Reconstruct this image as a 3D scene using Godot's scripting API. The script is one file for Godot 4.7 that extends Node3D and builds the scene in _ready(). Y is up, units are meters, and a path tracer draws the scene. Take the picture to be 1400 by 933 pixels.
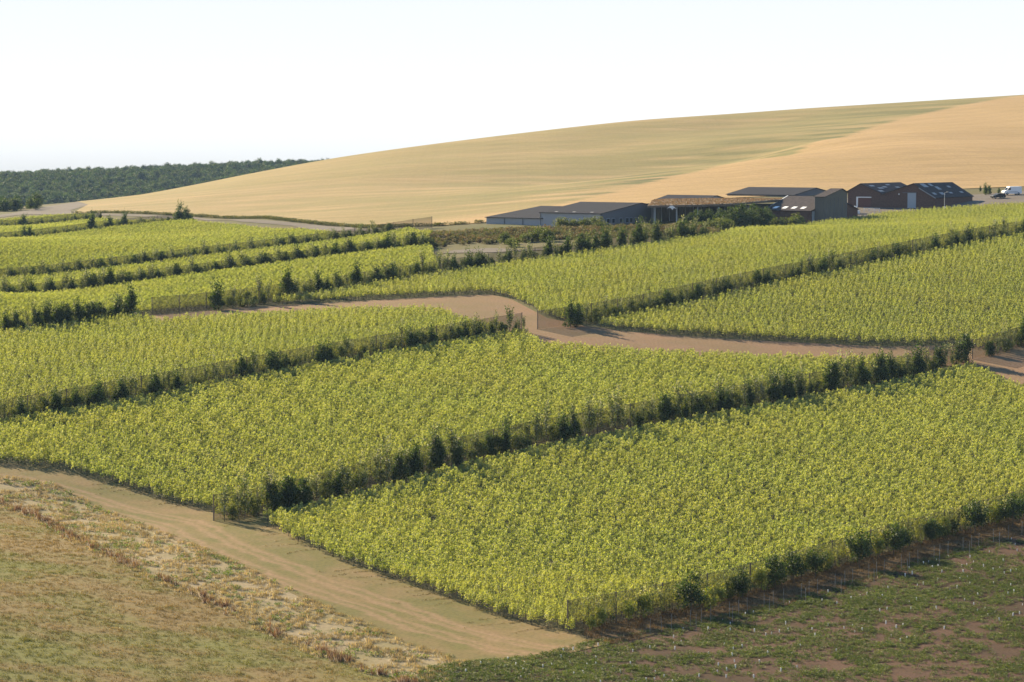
extends Node3D
# A chalk-downland vineyard in low evening sun: vine blocks between windbreak hedges, farm buildings, a ripe wheat hill and a far wood.

const U := Vector2(0.692, -0.722)      # along the vine rows and hedges (x, z)
const NN := Vector2(-0.722, -0.692)    # across them
var rng := RandomNumberGenerator.new()
var names := {}
var mats := {}
var noise := FastNoiseLite.new()
var noise2 := FastNoiseLite.new()

var f1 := [-30.7, -315.4, -26.9, -304.5, -23.3, -296.9, -15.9, -284.2, -7.7, -272.8, 0.0, -261.7, 6.0, -255.6, 6.8, -259.5, 23.0, -276.3, 45.8, -300.1, 80.2, -336.0, 87.4, -364.2, 78.3, -401.2, 74.8, -416.0, 73.3, -422.6, 31.6, -379.0, 0.0, -346.1, -30.4, -314.4]
var f2 := [-81.0, -340.9, -66.7, -340.9, -60.9, -340.6, -55.7, -337.9, -50.4, -333.7, -43.0, -326.8, -36.6, -320.7, -35.5, -316.2, 0.0, -353.2, 32.2, -386.8, 66.2, -422.3, 65.3, -426.2, 53.3, -425.4, 41.5, -425.6, 29.7, -426.1, 17.8, -427.1, 5.4, -429.9, 1.8, -441.8, -33.7, -404.7, -83.3, -353.0]
var f3 := [-84.7, -359.0, -44.5, -400.9, 0.0, -447.4, -1.2, -445.7, -5.6, -450.9, -8.9, -457.4, -12.2, -468.3, -18.4, -471.2, -28.9, -472.3, -39.3, -470.2, -51.9, -466.5, -62.2, -460.9, -66.9, -467.8, -101.8, -431.4]
var f4 := [-50.4, -489.4, -40.9, -489.9, -31.5, -492.3, -19.2, -493.8, -11.0, -494.6, -3.9, -494.8, 0.0, -487.2, 3.3, -475.9, 6.2, -464.6, 9.0, -459.6, 10.4, -458.3, 40.8, -490.0, 142.2, -595.8, 170.0, -705.0, 141.0, -712.0, 118.0, -712.0, 101.0, -706.0, 90.0, -692.0, 80.0, -680.0, 67.0, -662.0, 53.0, -625.0, 46.4, -586.4, 0.0, -538.0, -49.9, -485.9]
var f5 := [13.7, -455.0, 20.1, -450.2, 24.9, -447.7, 37.2, -444.7, 49.2, -441.8, 61.3, -440.0, 68.6, -439.5, 77.4, -441.0, 77.1, -435.2, 119.9, -479.8, 148.6, -594.8, 71.4, -514.2, 12.6, -452.9]
var f6 := [-103.4, -438.1, -68.5, -474.5, -41.8, -502.3, -14.7, -530.6, -16.2, -555.8, -19.0, -612.1, -62.9, -566.3, -119.6, -507.1]
var f7 := [-121.1, -513.1, -63.6, -573.1, -19.8, -618.8, -20.7, -666.5, -27.1, -697.7, -72.2, -650.6, -137.5, -582.6]
var f8 := [-138.9, -588.6, -73.0, -657.4, -43.0, -688.7, -44.2, -691.9, -63.5, -762.3, -83.5, -812.4, -99.6, -834.6, -103.7, -852.8, -182.0, -771.1]
var f9 := [-184.4, -781.6, -110.8, -858.4, -109.7, -858.8, -145.1, -933.5, -146.7, -933.7, -205.8, -872.0]
var f10 := [-209.6, -888.3, -150.3, -950.1, -154.2, -966.3, -174.2, -965.6, -183.8, -945.8, -213.5, -904.9]
var meadow := [-93.3, -351.7, -62.2, -317.6, -54.9, -306.3, -49.2, -292.5, -38.2, -272.2, -28.8, -256.6, -20.4, -241.8, -14.5, -235.0, -9.0, -227.5, -4.9, -219.7, -7.0, -176.6, -46.1, -163.2]
var strip := [-95.7, -360.9, -65.3, -333.8, -58.5, -332.1, -51.2, -320.8, -45.5, -312.8, -39.8, -302.2, -29.4, -283.1, -20.1, -264.8, -12.8, -252.9, -8.3, -245.2, -4.0, -238.9, -6.3, -222.4, -8.9, -225.0, -14.4, -232.3, -20.1, -239.0, -28.4, -253.4, -37.6, -268.4, -48.3, -287.4, -54.0, -301.2, -61.4, -313.3]
var soil := [-8.2, -234.7, -2.7, -240.7, 1.4, -243.6, 7.1, -251.5, 9.3, -254.1, 14.6, -259.8, 22.5, -267.3, 31.0, -275.8, 40.0, -285.1, 49.8, -296.0, 60.2, -307.3, 83.4, -331.2, 52.9, -187.6, -9.9, -175.9, -8.7, -220.1]
var verge := [7.2, -259.5, 23.0, -276.0, 50.8, -305.0, 85.2, -340.9, 82.9, -329.3, 59.6, -303.8, 49.2, -292.7, 39.5, -282.0, 30.6, -272.9, 22.2, -264.1, 14.4, -256.7, 9.5, -251.0, 7.1, -251.5]
var lawn := [-96.1, -362.4, -66.9, -341.8, -61.1, -341.4, -50.5, -334.5, -36.7, -321.7, -31.7, -319.3, -23.5, -299.7, -16.0, -286.3, -7.7, -274.7, 0.0, -263.2, 6.5, -256.9, 9.8, -251.8, 7.0, -248.0, 1.3, -239.9, -4.0, -236.8, -8.2, -243.3, -12.7, -251.0, -19.9, -262.8, -29.1, -280.7, -39.4, -299.2, -50.8, -318.3, -58.1, -330.0, -65.0, -332.1, -95.7, -360.9]
var road := [-66.2, -475.4, -50.3, -488.1, -31.4, -491.2, -11.0, -493.6, -3.8, -493.8, 0.0, -486.2, 6.2, -463.7, 12.7, -454.9, 20.0, -449.4, 37.1, -444.0, 61.2, -439.4, 77.3, -440.4, 92.9, -444.9, 121.5, -436.2, 98.8, -353.8, 89.1, -370.9, 79.6, -407.7, 76.0, -422.7, 65.3, -425.7, 47.6, -426.5, 29.7, -426.8, 17.9, -427.9, 5.4, -431.2, 0.0, -446.1, -5.7, -451.1, -8.9, -458.4, -12.2, -468.1, -18.4, -471.9, -39.4, -472.1, -52.2, -468.5, -62.6, -463.7]
var track := [-193.8, -969.9, -188.3, -1012.8, -172.3, -1001.5, -148.0, -969.8, -109.5, -917.0, -87.0, -847.5, -67.9, -815.5, -44.7, -731.7, -36.9, -717.9, -48.2, -788.3, -69.3, -831.6, -89.4, -870.5, -110.9, -929.1, -150.6, -986.8, -165.6, -1011.1, -174.7, -1040.2, -177.7, -1104.2, -163.0, -1152.2, -170.7, -1183.3, -193.8, -1183.8, -201.1, -1132.1, -196.2, -1039.4, -198.0, -990.6]
var yard := [-16.0, -590.0, -13.0, -600.0, -5.0, -600.0, 2.0, -588.0, 14.0, -582.0, 14.0, -580.0, -4.0, -582.0]
var farmyard := [84.0, -690.0, 97.0, -693.0, 118.0, -703.0, 128.0, -709.0, 140.0, -711.0, 181.0, -715.0, 200.0, -790.0, 153.0, -785.0, 137.0, -775.0, 97.0, -774.0, 88.0, -740.0]
var wheat := [-167.7, -1007.0, -152.3, -997.5, -111.7, -936.0, -92.3, -898.9, -69.7, -837.4, -48.5, -793.6, -32.6, -734.1, -19.9, -717.5, -8.0, -721.3, -6.0, -735.0, 20.0, -770.0, 60.0, -785.0, 110.0, -800.0, 150.0, -815.0, 230.0, -830.0, 520.0, -850.0, 620.0, -1500.0, 560.0, -1900.0, 200.0, -1850.0, -60.0, -1750.0, -190.0, -1600.0, -240.0, -1380.0, -179.9, -1118.1]
var spur := [0.0, -798.1, 13.6, -815.5, 31.5, -873.6, 51.2, -922.5, 68.5, -949.9, 84.4, -982.8, 116.3, -1165.9, 134.7, -1186.2, 159.3, -1223.9, 188.8, -1286.8, 217.3, -1330.6]
var survey := [6.5, 12.06, -256.2, 23.0, 12.20, -273.3, 40.9, 13.67, -291.8, 61.3, 15.25, -313.0, -31.5, 15.30, -317.1, -13.2, 17.64, -336.1, 0.0, 19.27, -349.7, 16.4, 20.38, -366.7, 38.0, 21.77, -389.2, 57.0, 22.92, -408.9, 75.4, 25.02, -428.1, -72.1, 20.97, -368.9, -54.1, 22.80, -387.5, -34.1, 25.05, -408.2, -16.6, 26.71, -426.4, 2.2, 28.42, -446.0, 19.4, 29.62, -463.8, 40.5, 32.77, -485.9, 72.1, 36.71, -518.8, 108.2, 40.89, -556.5, -87.8, 27.72, -450.6, -68.2, 29.41, -471.0, -54.1, 29.81, -485.6, -35.1, 31.68, -505.3, -14.6, 34.01, -526.7, 0.0, 35.37, -541.9, 23.6, 37.55, -566.5, 49.4, 39.62, -593.5, -103.0, 28.90, -528.7, -77.2, 30.89, -555.4, -48.8, 33.57, -585.0, -17.2, 36.20, -617.9, -118.1, 28.53, -606.8, -88.6, 31.02, -637.5, -64.4, 33.19, -662.6, -41.9, 35.30, -686.1, -156.5, 30.56, -805.0, -127.5, 33.64, -835.2, -103.8, 35.24, -859.9, -177.5, 31.17, -913.1, -147.4, 33.85, -944.5, -66.9, 18.82, -342.0, -36.3, 14.79, -322.0, -97.8, 21.00, -350.0, -41.5, 16.62, -211.0, -53.4, 17.43, -272.0, -27.1, 14.46, -276.0, 0.0, 12.51, -231.0, 45.1, 12.92, -229.0, 54.0, 13.85, -275.0, 67.5, 12.91, -240.0, -57.6, 19.78, -205.0, 0.0, 12.36, -178.0, -42.0, 15.84, -165.0, 45.3, 12.36, -178.0, 71.8, 39.75, -690.0, 65.0, 38.22, -650.0, 85.0, 39.48, -680.0, 97.8, 40.87, -705.0, 119.1, 42.59, -715.0, 140.8, 43.95, -725.0, 184.7, 47.31, -740.0, -6.8, 38.87, -700.0, 23.3, 38.49, -700.0, 38.9, 40.23, -700.0, 58.7, 40.87, -705.0, 144.3, 45.82, -765.0, 43.8, 43.83, -790.0, 102.1, 45.84, -800.0, 163.1, 48.39, -840.0, 226.5, 51.44, -860.0, -166.5, 34.26, -1000.0, -99.9, 34.84, -900.0, -54.8, 35.28, -790.0, -20.4, 38.43, -735.0, 0.0, 39.38, -760.0, -237.3, 35.09, -900.0, -171.5, 36.59, -650.0, -126.8, 33.37, -480.0, -197.1, 33.89, -1060.0, -198.9, 33.96, -1120.0, -180.3, 36.26, -1300.0, -138.5, 45.07, -1350.0, -89.8, 54.03, -1350.0, 0.0, 64.47, -1350.0, 77.5, 73.91, -1400.0, 160.5, 80.61, -1450.0, 290.5, 88.76, -1500.0, 428.6, 97.61, -1550.0, -287.2, 31.35, -1150.0, 36.6, 44.91, -880.0, 84.0, 53.30, -1010.0, 130.3, 62.47, -1120.0, 213.5, 77.99, -1330.0, 67.6, 45.34, -1060.0, 108.3, 55.23, -1150.0, 101.4, 61.69, -1220.0, 28.8, 45.04, -1040.0, -28.8, 42.74, -1040.0, -33.3, 51.71, -1200.0, -89.9, 41.48, -1080.0, 34.9, 58.26, -1260.0, 112.1, 69.32, -1350.0, 138.5, 60.00, -1000.0, 209.4, 62.98, -1080.0, 124.7, 52.54, -900.0, 180.4, 56.14, -930.0, -222.1, 12.00, -1600.0, -109.9, 40.00, -1650.0, 0.0, 45.00, -1650.0, 94.4, 55.00, -1700.0, 194.3, 65.00, -1750.0, 349.8, 75.00, -1800.0, 513.5, 80.00, -1850.0, -399.7, 12.00, -1600.0, -378.8, 13.59, -1950.0, -514.1, 12.51, -1950.0, -243.5, 15.21, -1950.0, -465.9, 27.48, -2400.0, -632.3, 25.49, -2400.0, -299.4, 34.79, -2400.0, -163.0, 39.00, -2450.0, -544.1, 10.00, -2800.0, -738.4, 10.00, -2800.0, -186.5, 20.00, -2800.0, 77.7, 20.00, -2800.0, 544.1, 20.00, -2800.0, 777.2, 20.00, -2800.0, 127.7, 30.00, -2300.0, 446.9, 30.00, -2300.0]
var hedge_dark := [[-29.0, -318.4, 1.15, 0], [-27.4, -320.5, 1.30, 0], [-25.7, -321.9, 1.10, 0], [-14.4, -334.0, 1.20, 0], [-12.6, -335.9, 1.25, 0], [-9.4, -339.2, 1.00, 0], [-7.1, -341.6, 1.00, 0], [-1.0, -348.0, 1.15, 0], [6.9, -356.2, 1.20, 0], [8.4, -357.8, 1.05, 0], [26.7, -376.8, 1.10, 0], [30.1, -380.4, 1.10, 0], [38.9, -389.4, 1.40, 0], [41.1, -391.9, 1.40, 0], [49.1, -400.2, 1.40, 0], [54.0, -405.3, 1.25, 0], [57.4, -408.9, 1.50, 0], [64.2, -416.0, 1.40, 0], [73.6, -426.2, 1.45, 0], [-69.3, -369.9, 1.00, 1], [-65.0, -374.4, 1.05, 1], [-62.7, -376.7, 1.00, 1], [-60.1, -379.5, 1.10, 1], [-56.9, -382.9, 1.10, 1], [-52.7, -387.2, 1.10, 1], [-49.8, -390.2, 1.00, 1], [-28.6, -412.3, 1.05, 1], [-16.5, -425.0, 1.00, 1], [-13.1, -428.5, 1.05, 1], [10.1, -452.7, 1.25, 2], [11.3, -454.0, 1.20, 2], [59.5, -504.3, 1.00, 2], [85.6, -531.5, 1.10, 2], [-85.3, -452.1, 1.20, 3], [-82.2, -455.4, 1.20, 3], [-80.9, -456.8, 1.20, 3], [-77.9, -459.9, 1.20, 3], [-76.2, -461.6, 1.30, 3], [-70.2, -468.0, 1.20, 3], [-68.1, -470.1, 1.50, 3], [-54.2, -484.6, 1.60, 4], [-42.4, -497.0, 1.60, 4], [-37.0, -502.6, 1.30, 4], [-30.1, -509.7, 1.40, 4], [-26.4, -513.7, 1.30, 4], [-23.7, -516.5, 1.25, 4], [-18.8, -521.5, 1.00, 4], [-8.6, -532.2, 1.30, 4], [-5.9, -535.0, 1.10, 4], [7.6, -549.1, 1.50, 4], [11.5, -553.2, 1.40, 4], [14.7, -556.5, 1.45, 4], [20.0, -562.0, 1.60, 4], [23.6, -565.8, 1.50, 4], [27.5, -569.9, 1.60, 4], [31.6, -574.1, 1.50, 4], [37.4, -580.2, 1.40, 4], [-83.5, -547.2, 1.20, 5], [-36.4, -596.4, 1.20, 5], [-28.5, -604.6, 1.20, 5], [-22.9, -610.5, 1.30, 5], [-107.9, -854.2, 1.90, 5], [-105.8, -856.4, 1.60, 5], [-123.3, -838.1, 1.50, 5], [-127.3, -833.9, 1.40, 5], [-132.3, -828.7, 1.80, 5], [-148.7, -811.6, 1.40, 5], [-150.2, -810.0, 1.40, 5], [-170.4, -919.0, 1.50, 5]]
var verge_trees := [[8.7, -258.7, 0.75, 1], [7.8, -257.1, 0.55, 1], [13.3, -263.7, 0.95, 1], [11.7, -261.3, 0.80, 1], [18.3, -266.8, 1.10, 0], [20.3, -268.2, 0.85, 1], [21.6, -270.5, 0.80, 1], [24.3, -274.8, 0.80, 0], [26.5, -277.4, 0.95, 1], [28.2, -279.3, 1.00, 0], [30.4, -281.9, 0.95, 0], [33.0, -283.7, 0.90, 0], [34.5, -286.5, 0.80, 1], [38.4, -288.2, 1.15, 0], [41.0, -292.5, 0.90, 1], [43.0, -293.8, 1.00, 0], [44.4, -296.0, 0.80, 0], [47.1, -300.6, 0.95, 1], [48.3, -300.0, 0.80, 0], [50.0, -302.7, 0.85, 1], [54.0, -304.4, 1.15, 0], [57.3, -308.9, 1.00, 1], [59.2, -308.7, 1.10, 0], [61.0, -311.2, 0.95, 0]]
var bank_bushes := [[12.8, -660.0, 1.20], [16.1, -660.0, 1.00], [18.3, -658.0, 1.10], [21.1, -660.0, 1.20], [22.2, -655.0, 1.00], [6.0, -620.0, 1.20], [8.2, -615.0, 1.10], [3.4, -618.0, 0.90], [46.9, -650.0, 0.90], [49.3, -645.0, 1.00], [51.6, -640.0, 1.10], [0.0, -600.0, 0.90], [-1.7, -615.0, 1.00], [41.8, -655.0, 0.80], [33.0, -660.0, 0.80], [67.6, -672.0, 1.00], [71.5, -672.0, 1.50], [73.0, -674.0, 1.30]]
var wing_trees := [[55.8, -670.0, 0.90], [58.4, -668.0, 1.05], [61.6, -672.0, 1.00], [63.5, -668.0, 0.85], [53.8, -680.0, 0.75], [46.5, -684.0, 0.55], [48.4, -684.0, 0.60], [50.8, -683.0, 0.65], [65.7, -676.0, 0.70]]
var yard_bushes := [[138.4, -770.0, 0.95], [139.8, -772.0, 0.80], [143.2, -775.0, 0.50], [145.9, -778.0, 0.45], [140.4, -790.0, 0.50]]


# ---------------------------------------------------------------- terrain
const GX0 := -660.0
const GZ0 := 110.0
const GS := 12.0
const GW := 114
const GH := 226
var grid := PackedFloat32Array()

func solve_terrain():
	var n := int(survey.size() / 3.0)
	var m := n + 3
	var px := PackedFloat64Array(); var pz := PackedFloat64Array()
	var a := []
	for i in n:
		px.append(survey[i * 3] / 100.0); pz.append(survey[i * 3 + 2] / 100.0)
	for i in m:
		var row := PackedFloat64Array(); row.resize(m + 1)
		if i < n:
			for j in n:
				var dx := px[i] - px[j]; var dz := pz[i] - pz[j]
				var r2 := dx * dx + dz * dz
				row[j] = 0.01 if i == j else 0.5 * r2 * log(r2 + 1e-20)
			row[n] = 1.0; row[n + 1] = px[i]; row[n + 2] = pz[i]; row[m] = survey[i * 3 + 1]
		else:
			for j in n: row[j] = [1.0, px[j], pz[j]][i - n]
		a.append(row)
	for c in m:
		var best := c
		for r in range(c + 1, m):
			if absf(a[r][c]) > absf(a[best][c]): best = r
		var t = a[c]; a[c] = a[best]; a[best] = t
		var pr: PackedFloat64Array = a[c]
		for r in range(c + 1, m):
			var rr: PackedFloat64Array = a[r]
			var f := rr[c] / pr[c]
			if f == 0.0: continue
			for k in range(c, m + 1): rr[k] -= f * pr[k]
			a[r] = rr
	var w := PackedFloat64Array(); w.resize(m)
	for i in range(m - 1, -1, -1):
		var rr: PackedFloat64Array = a[i]
		var s := rr[m]
		for k in range(i + 1, m): s -= rr[k] * w[k]
		w[i] = s / rr[i]
	grid.resize(GW * GH)
	for j in GH:
		var z := -(GZ0 + GS * j) / 100.0
		for i in GW:
			var x := (GX0 + GS * i) / 100.0
			var s := w[n] + w[n + 1] * x + w[n + 2] * z
			for k in n:
				var dx := px[k] - x; var dz := pz[k] - z
				var r2 := dx * dx + dz * dz
				s += w[k] * 0.5 * r2 * log(r2 + 1e-20)
			grid[j * GW + i] = s

func cr(a: float, b: float, c: float, d: float, t: float) -> float:
	return b + 0.5 * t * (c - a + t * (2.0 * a - 5.0 * b + 4.0 * c - d + t * (3.0 * (b - c) + d - a)))

func height(x: float, z: float) -> float:
	var fx := clampf((x - GX0) / GS, 1.0, GW - 2.01)
	var fz := clampf((-z - GZ0) / GS, 1.0, GH - 2.01)
	var i := int(fx); var j := int(fz)
	var tx := fx - i; var tz := fz - j
	var o := (j - 1) * GW + i
	var r0 := cr(grid[o - 1], grid[o], grid[o + 1], grid[o + 2], tx)
	o += GW
	var r1 := cr(grid[o - 1], grid[o], grid[o + 1], grid[o + 2], tx)
	o += GW
	var r2 := cr(grid[o - 1], grid[o], grid[o + 1], grid[o + 2], tx)
	o += GW
	var r3 := cr(grid[o - 1], grid[o], grid[o + 1], grid[o + 2], tx)
	var h := cr(r0, r1, r2, r3, tz)
	if z < -560.0 and z > -700.0 and x > -40.0 and x < 90.0:
		h += mound(x, z)
	return h

func mound(x: float, z: float) -> float:
	# the rough bank in front of the winery
	var a := Vector2(-14, -648); var b := Vector2(38, -644)
	var p := Vector2(x, z)
	var q := Geometry2D.get_closest_point_to_segment(p, a, b)
	var d := p.distance_to(q)
	return 1.7 * exp(-d * d / 420.0) + 0.35 * noise.get_noise_2d(x * 4.0, z * 4.0) * exp(-d * d / 700.0)

func slope_normal(x: float, z: float) -> Vector3:
	return Vector3(height(x - 2, z) - height(x + 2, z), 4.0, height(x, z - 2) - height(x, z + 2)).normalized()

func ground(x: float, z: float, lift := 0.0) -> Vector3:
	return Vector3(x, height(x, z) + lift, z)

func un(u: float, n: float) -> Vector2:
	return U * u + NN * n

func to_poly(flat: Array) -> PackedVector2Array:
	var p := PackedVector2Array()
	for i in range(0, flat.size(), 2): p.append(Vector2(flat[i], flat[i + 1]))
	return p

# ---------------------------------------------------------------- mesh helpers
class MB:
	var v := PackedVector3Array()
	var n := PackedVector3Array()
	var c := PackedColorArray()
	var ix := PackedInt32Array()
	var uv := PackedVector2Array()
	func vert(p: Vector3, nn: Vector3, col := Color.WHITE) -> int:
		v.append(p); n.append(nn); c.append(col); return v.size() - 1
	func tri(a: int, b: int, d: int):
		ix.append(a); ix.append(b); ix.append(d)
	func quad(a: Vector3, b: Vector3, d: Vector3, e: Vector3, col := Color.WHITE):
		var nn := (e - a).cross(b - a).normalized()
		var k := v.size()
		for p in [a, b, d, e]: vert(p, nn, col)
		tri(k, k + 1, k + 2); tri(k, k + 2, k + 3)
	func leaf(p: Vector3, axis: Vector3, nn: Vector3, ln: float, wd: float, col: Color):
		var side := axis.cross(nn).normalized()
		var mid := p + axis * ln * 0.45
		var k := v.size()
		vert(p, nn, col); vert(mid + side * wd * 0.5 + nn * wd * 0.18, (nn - side * 0.35).normalized(), col)
		vert(p + axis * ln, nn, col); vert(mid - side * wd * 0.5 + nn * wd * 0.18, (nn + side * 0.35).normalized(), col)
		tri(k, k + 1, k + 2); tri(k, k + 2, k + 3)
	func box(lo: Vector3, hi: Vector3, col := Color.WHITE):
		var p := []
		for i in 8: p.append(Vector3(hi.x if i & 1 else lo.x, hi.y if i & 2 else lo.y, hi.z if i & 4 else lo.z))
		quad(p[4], p[6], p[7], p[5], col); quad(p[1], p[3], p[2], p[0], col)
		quad(p[0], p[2], p[6], p[4], col); quad(p[5], p[7], p[3], p[1], col)
		quad(p[2], p[3], p[7], p[6], col); quad(p[0], p[4], p[5], p[1], col)
	func tube(a: Vector3, b: Vector3, ra: float, rb: float, sides := 6, col := Color.WHITE):
		var d := (b - a).normalized()
		var s := d.cross(Vector3.RIGHT if absf(d.x) < 0.8 else Vector3.UP).normalized()
		var t := d.cross(s)
		var k := v.size()
		for i in sides:
			var an := TAU * i / sides
			var o := s * cos(an) + t * sin(an)
			vert(a + o * ra, o, col); vert(b + o * rb, o, col)
		for i in sides:
			var j := (i + 1) % sides
			tri(k + 2 * i, k + 2 * i + 1, k + 2 * j + 1); tri(k + 2 * i, k + 2 * j + 1, k + 2 * j)
		var top := vert(b, d, col)
		for i in sides: tri(k + 2 * i + 1, top, k + 2 * ((i + 1) % sides) + 1)
	func prism(pts: PackedVector2Array, x0: float, x1: float, col := Color.WHITE):
		# closed outline in (z, y), extruded along x
		var cnt := pts.size()
		var idx := Geometry2D.triangulate_polygon(pts)
		for side in 2:
			var k := v.size()
			for p in pts: vert(Vector3(x1 if side else x0, p.y, p.x), Vector3(1 if side else -1, 0, 0), col)
			for i in range(0, idx.size(), 3): tri(k + idx[i], k + idx[i + 1], k + idx[i + 2])
		for i in cnt:
			var a := pts[i]; var b := pts[(i + 1) % cnt]
			quad(Vector3(x0, a.y, a.x), Vector3(x0, b.y, b.x), Vector3(x1, b.y, b.x), Vector3(x1, a.y, a.x), col)
	func mesh(m: Material) -> ArrayMesh:
		for i in range(0, ix.size(), 3):
			var a := v[ix[i]]
			if (v[ix[i + 2]] - a).cross(v[ix[i + 1]] - a).dot(n[ix[i]] + n[ix[i + 1]] + n[ix[i + 2]]) < 0.0:
				var t := ix[i + 1]
				ix[i + 1] = ix[i + 2]; ix[i + 2] = t
		var arr := []; arr.resize(Mesh.ARRAY_MAX)
		arr[Mesh.ARRAY_VERTEX] = v; arr[Mesh.ARRAY_NORMAL] = n; arr[Mesh.ARRAY_COLOR] = c; arr[Mesh.ARRAY_INDEX] = ix
		if uv.size() == v.size(): arr[Mesh.ARRAY_TEX_UV] = uv
		var am := ArrayMesh.new()
		am.add_surface_from_arrays(Mesh.PRIMITIVE_TRIANGLES, arr)
		am.surface_set_material(0, m)
		return am

func numbered(called: String) -> String:
	var k: int = names.get(called, 0)
	names[called] = k + 1
	return called if k == 0 else "%s_%03d" % [called, k]

func tag(o: Node, label: String, category: String, group := "", kind := ""):
	o.set_meta("label", label)
	if category: o.set_meta("category", category)
	if group: o.set_meta("group", group)
	if kind: o.set_meta("kind", kind)

func thing(called: String, at: Vector3, turn := 0.0) -> Node3D:
	var o := Node3D.new()
	o.name = numbered(called); add_child(o)
	o.position = at; o.rotation.y = turn
	return o

func part(called: String, m: Mesh, parent: Node) -> MeshInstance3D:
	var o := MeshInstance3D.new()
	o.name = called; o.mesh = m
	parent.add_child(o, true)
	return o

func top(called: String, m: Mesh, at := Vector3.ZERO) -> MeshInstance3D:
	var o := MeshInstance3D.new()
	o.name = numbered(called); o.mesh = m; add_child(o); o.position = at
	return o

func many(called: String, meshes: Array, places: Array, tints: Array, label: String, category: String) -> Node3D:
	# what nobody could count: copies spread over a few shapes
	var o := Node3D.new()
	o.name = numbered(called); add_child(o)
	tag(o, label, category, "", "stuff")
	for k in meshes.size():
		var mm := MultiMesh.new()
		mm.transform_format = MultiMesh.TRANSFORM_3D
		mm.use_colors = true
		mm.mesh = meshes[k]
		var cnt := 0
		for i in range(k, places.size(), meshes.size()): cnt += 1
		mm.instance_count = cnt
		var j := 0
		for i in range(k, places.size(), meshes.size()):
			mm.set_instance_transform(j, places[i]); mm.set_instance_color(j, tints[i]); j += 1
		var mi := MultiMeshInstance3D.new()
		mi.name = "foliage"; mi.multimesh = mm
		mi.set_meta("kind", "stuff")
		o.add_child(mi, true)
	return o

func lin(r: float, g: float, b: float) -> Color:
	return Color(r, g, b).linear_to_srgb()

func flat_mat(called: String, col: Color, rough := 0.8, metal := 0.0) -> StandardMaterial3D:
	var m := StandardMaterial3D.new()
	m.resource_name = called; m.albedo_color = col; m.roughness = rough; m.metallic = metal
	m.metallic_specular = 0.35
	mats[called] = m
	return m

func leaf_mat(called: String, through: Color) -> StandardMaterial3D:
	var m := StandardMaterial3D.new()
	m.resource_name = called; m.vertex_color_use_as_albedo = true; m.roughness = 0.62; m.metallic_specular = 0.3
	m.backlight_enabled = true; m.backlight = through
	m.cull_mode = BaseMaterial3D.CULL_DISABLED
	mats[called] = m
	return m

func noise_tex(seed_: int, freq: float, stops: Array, size := 512, octaves := 5) -> NoiseTexture2D:
	var t := NoiseTexture2D.new()
	var f := FastNoiseLite.new()
	f.seed = seed_; f.frequency = freq; f.fractal_octaves = octaves; f.noise_type = FastNoiseLite.TYPE_SIMPLEX_SMOOTH
	t.noise = f; t.width = size; t.height = size; t.seamless = true
	var g := Gradient.new()
	var offs := PackedFloat32Array(); var cols := PackedColorArray()
	for s in stops: offs.append(s[0]); cols.append(s[1])
	g.offsets = offs; g.colors = cols
	t.color_ramp = g
	return t

func earth_mat(called: String, tex: Texture2D, tile: float, bump := 0.0) -> StandardMaterial3D:
	var m := StandardMaterial3D.new()
	m.resource_name = called; m.vertex_color_use_as_albedo = true
	m.albedo_texture = tex; m.uv1_triplanar = true; m.uv1_world_triplanar = true
	m.uv1_scale = Vector3.ONE / tile; m.roughness = 0.95; m.metallic_specular = 0.15
	if bump > 0.0:
		m.heightmap_enabled = true; m.heightmap_texture = tex; m.heightmap_scale = bump
	mats[called] = m
	return m

func drape(called: String, poly: PackedVector2Array, cell: float, lift: float, m: Material, tint: Callable) -> MeshInstance3D:
	# a sheet that lies on the land inside an outline
	var lo := poly[0]; var hi := poly[0]
	for p in poly:
		lo = Vector2(minf(lo.x, p.x), minf(lo.y, p.y)); hi = Vector2(maxf(hi.x, p.x), maxf(hi.y, p.y))
	var w := int(ceil((hi.x - lo.x) / cell)) + 1
	var h := int(ceil((hi.y - lo.y) / cell)) + 1
	var inside := PackedByteArray(); inside.resize(w * h)
	var id := PackedInt32Array(); id.resize(w * h); id.fill(-1)
	for j in h:
		for i in w:
			inside[j * w + i] = 1 if Geometry2D.is_point_in_polygon(lo + Vector2(i, j) * cell, poly) else 0
	var mb := MB.new()
	var put := func(p: Vector2) -> int:
		return mb.vert(ground(p.x, p.y, lift), slope_normal(p.x, p.y), tint.call(p.x, p.y))
	for j in h - 1:
		for i in w - 1:
			var q := [j * w + i, j * w + i + 1, (j + 1) * w + i + 1, (j + 1) * w + i]
			var s := 0
			for k in q: s += inside[k]
			if s == 4:
				var e := []
				for k in q:
					if id[k] < 0: id[k] = put.call(lo + Vector2(k % w, int(k / float(w))) * cell)
					e.append(id[k])
				mb.tri(e[0], e[1], e[2]); mb.tri(e[0], e[2], e[3])
			elif s > 0:
				var a := lo + Vector2(i, j) * cell
				var sq := PackedVector2Array([a, a + Vector2(cell, 0), a + Vector2(cell, cell), a + Vector2(0, cell)])
				for piece in Geometry2D.intersect_polygons(sq, poly):
					var t := Geometry2D.triangulate_polygon(piece)
					var base := mb.v.size()
					for p in piece: put.call(p)
					for k in range(0, t.size(), 3): mb.tri(base + t[k], base + t[k + 1], base + t[k + 2])
	var o := top(called, mb.mesh(m))
	return o

func rnd(a: float, b: float) -> float:
	return rng.randf_range(a, b)

func rand_dir() -> Vector3:
	var y := rnd(-1, 1); var a := rnd(0, TAU); var r := sqrt(1.0 - y * y)
	return Vector3(cos(a) * r, y, sin(a) * r)

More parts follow.
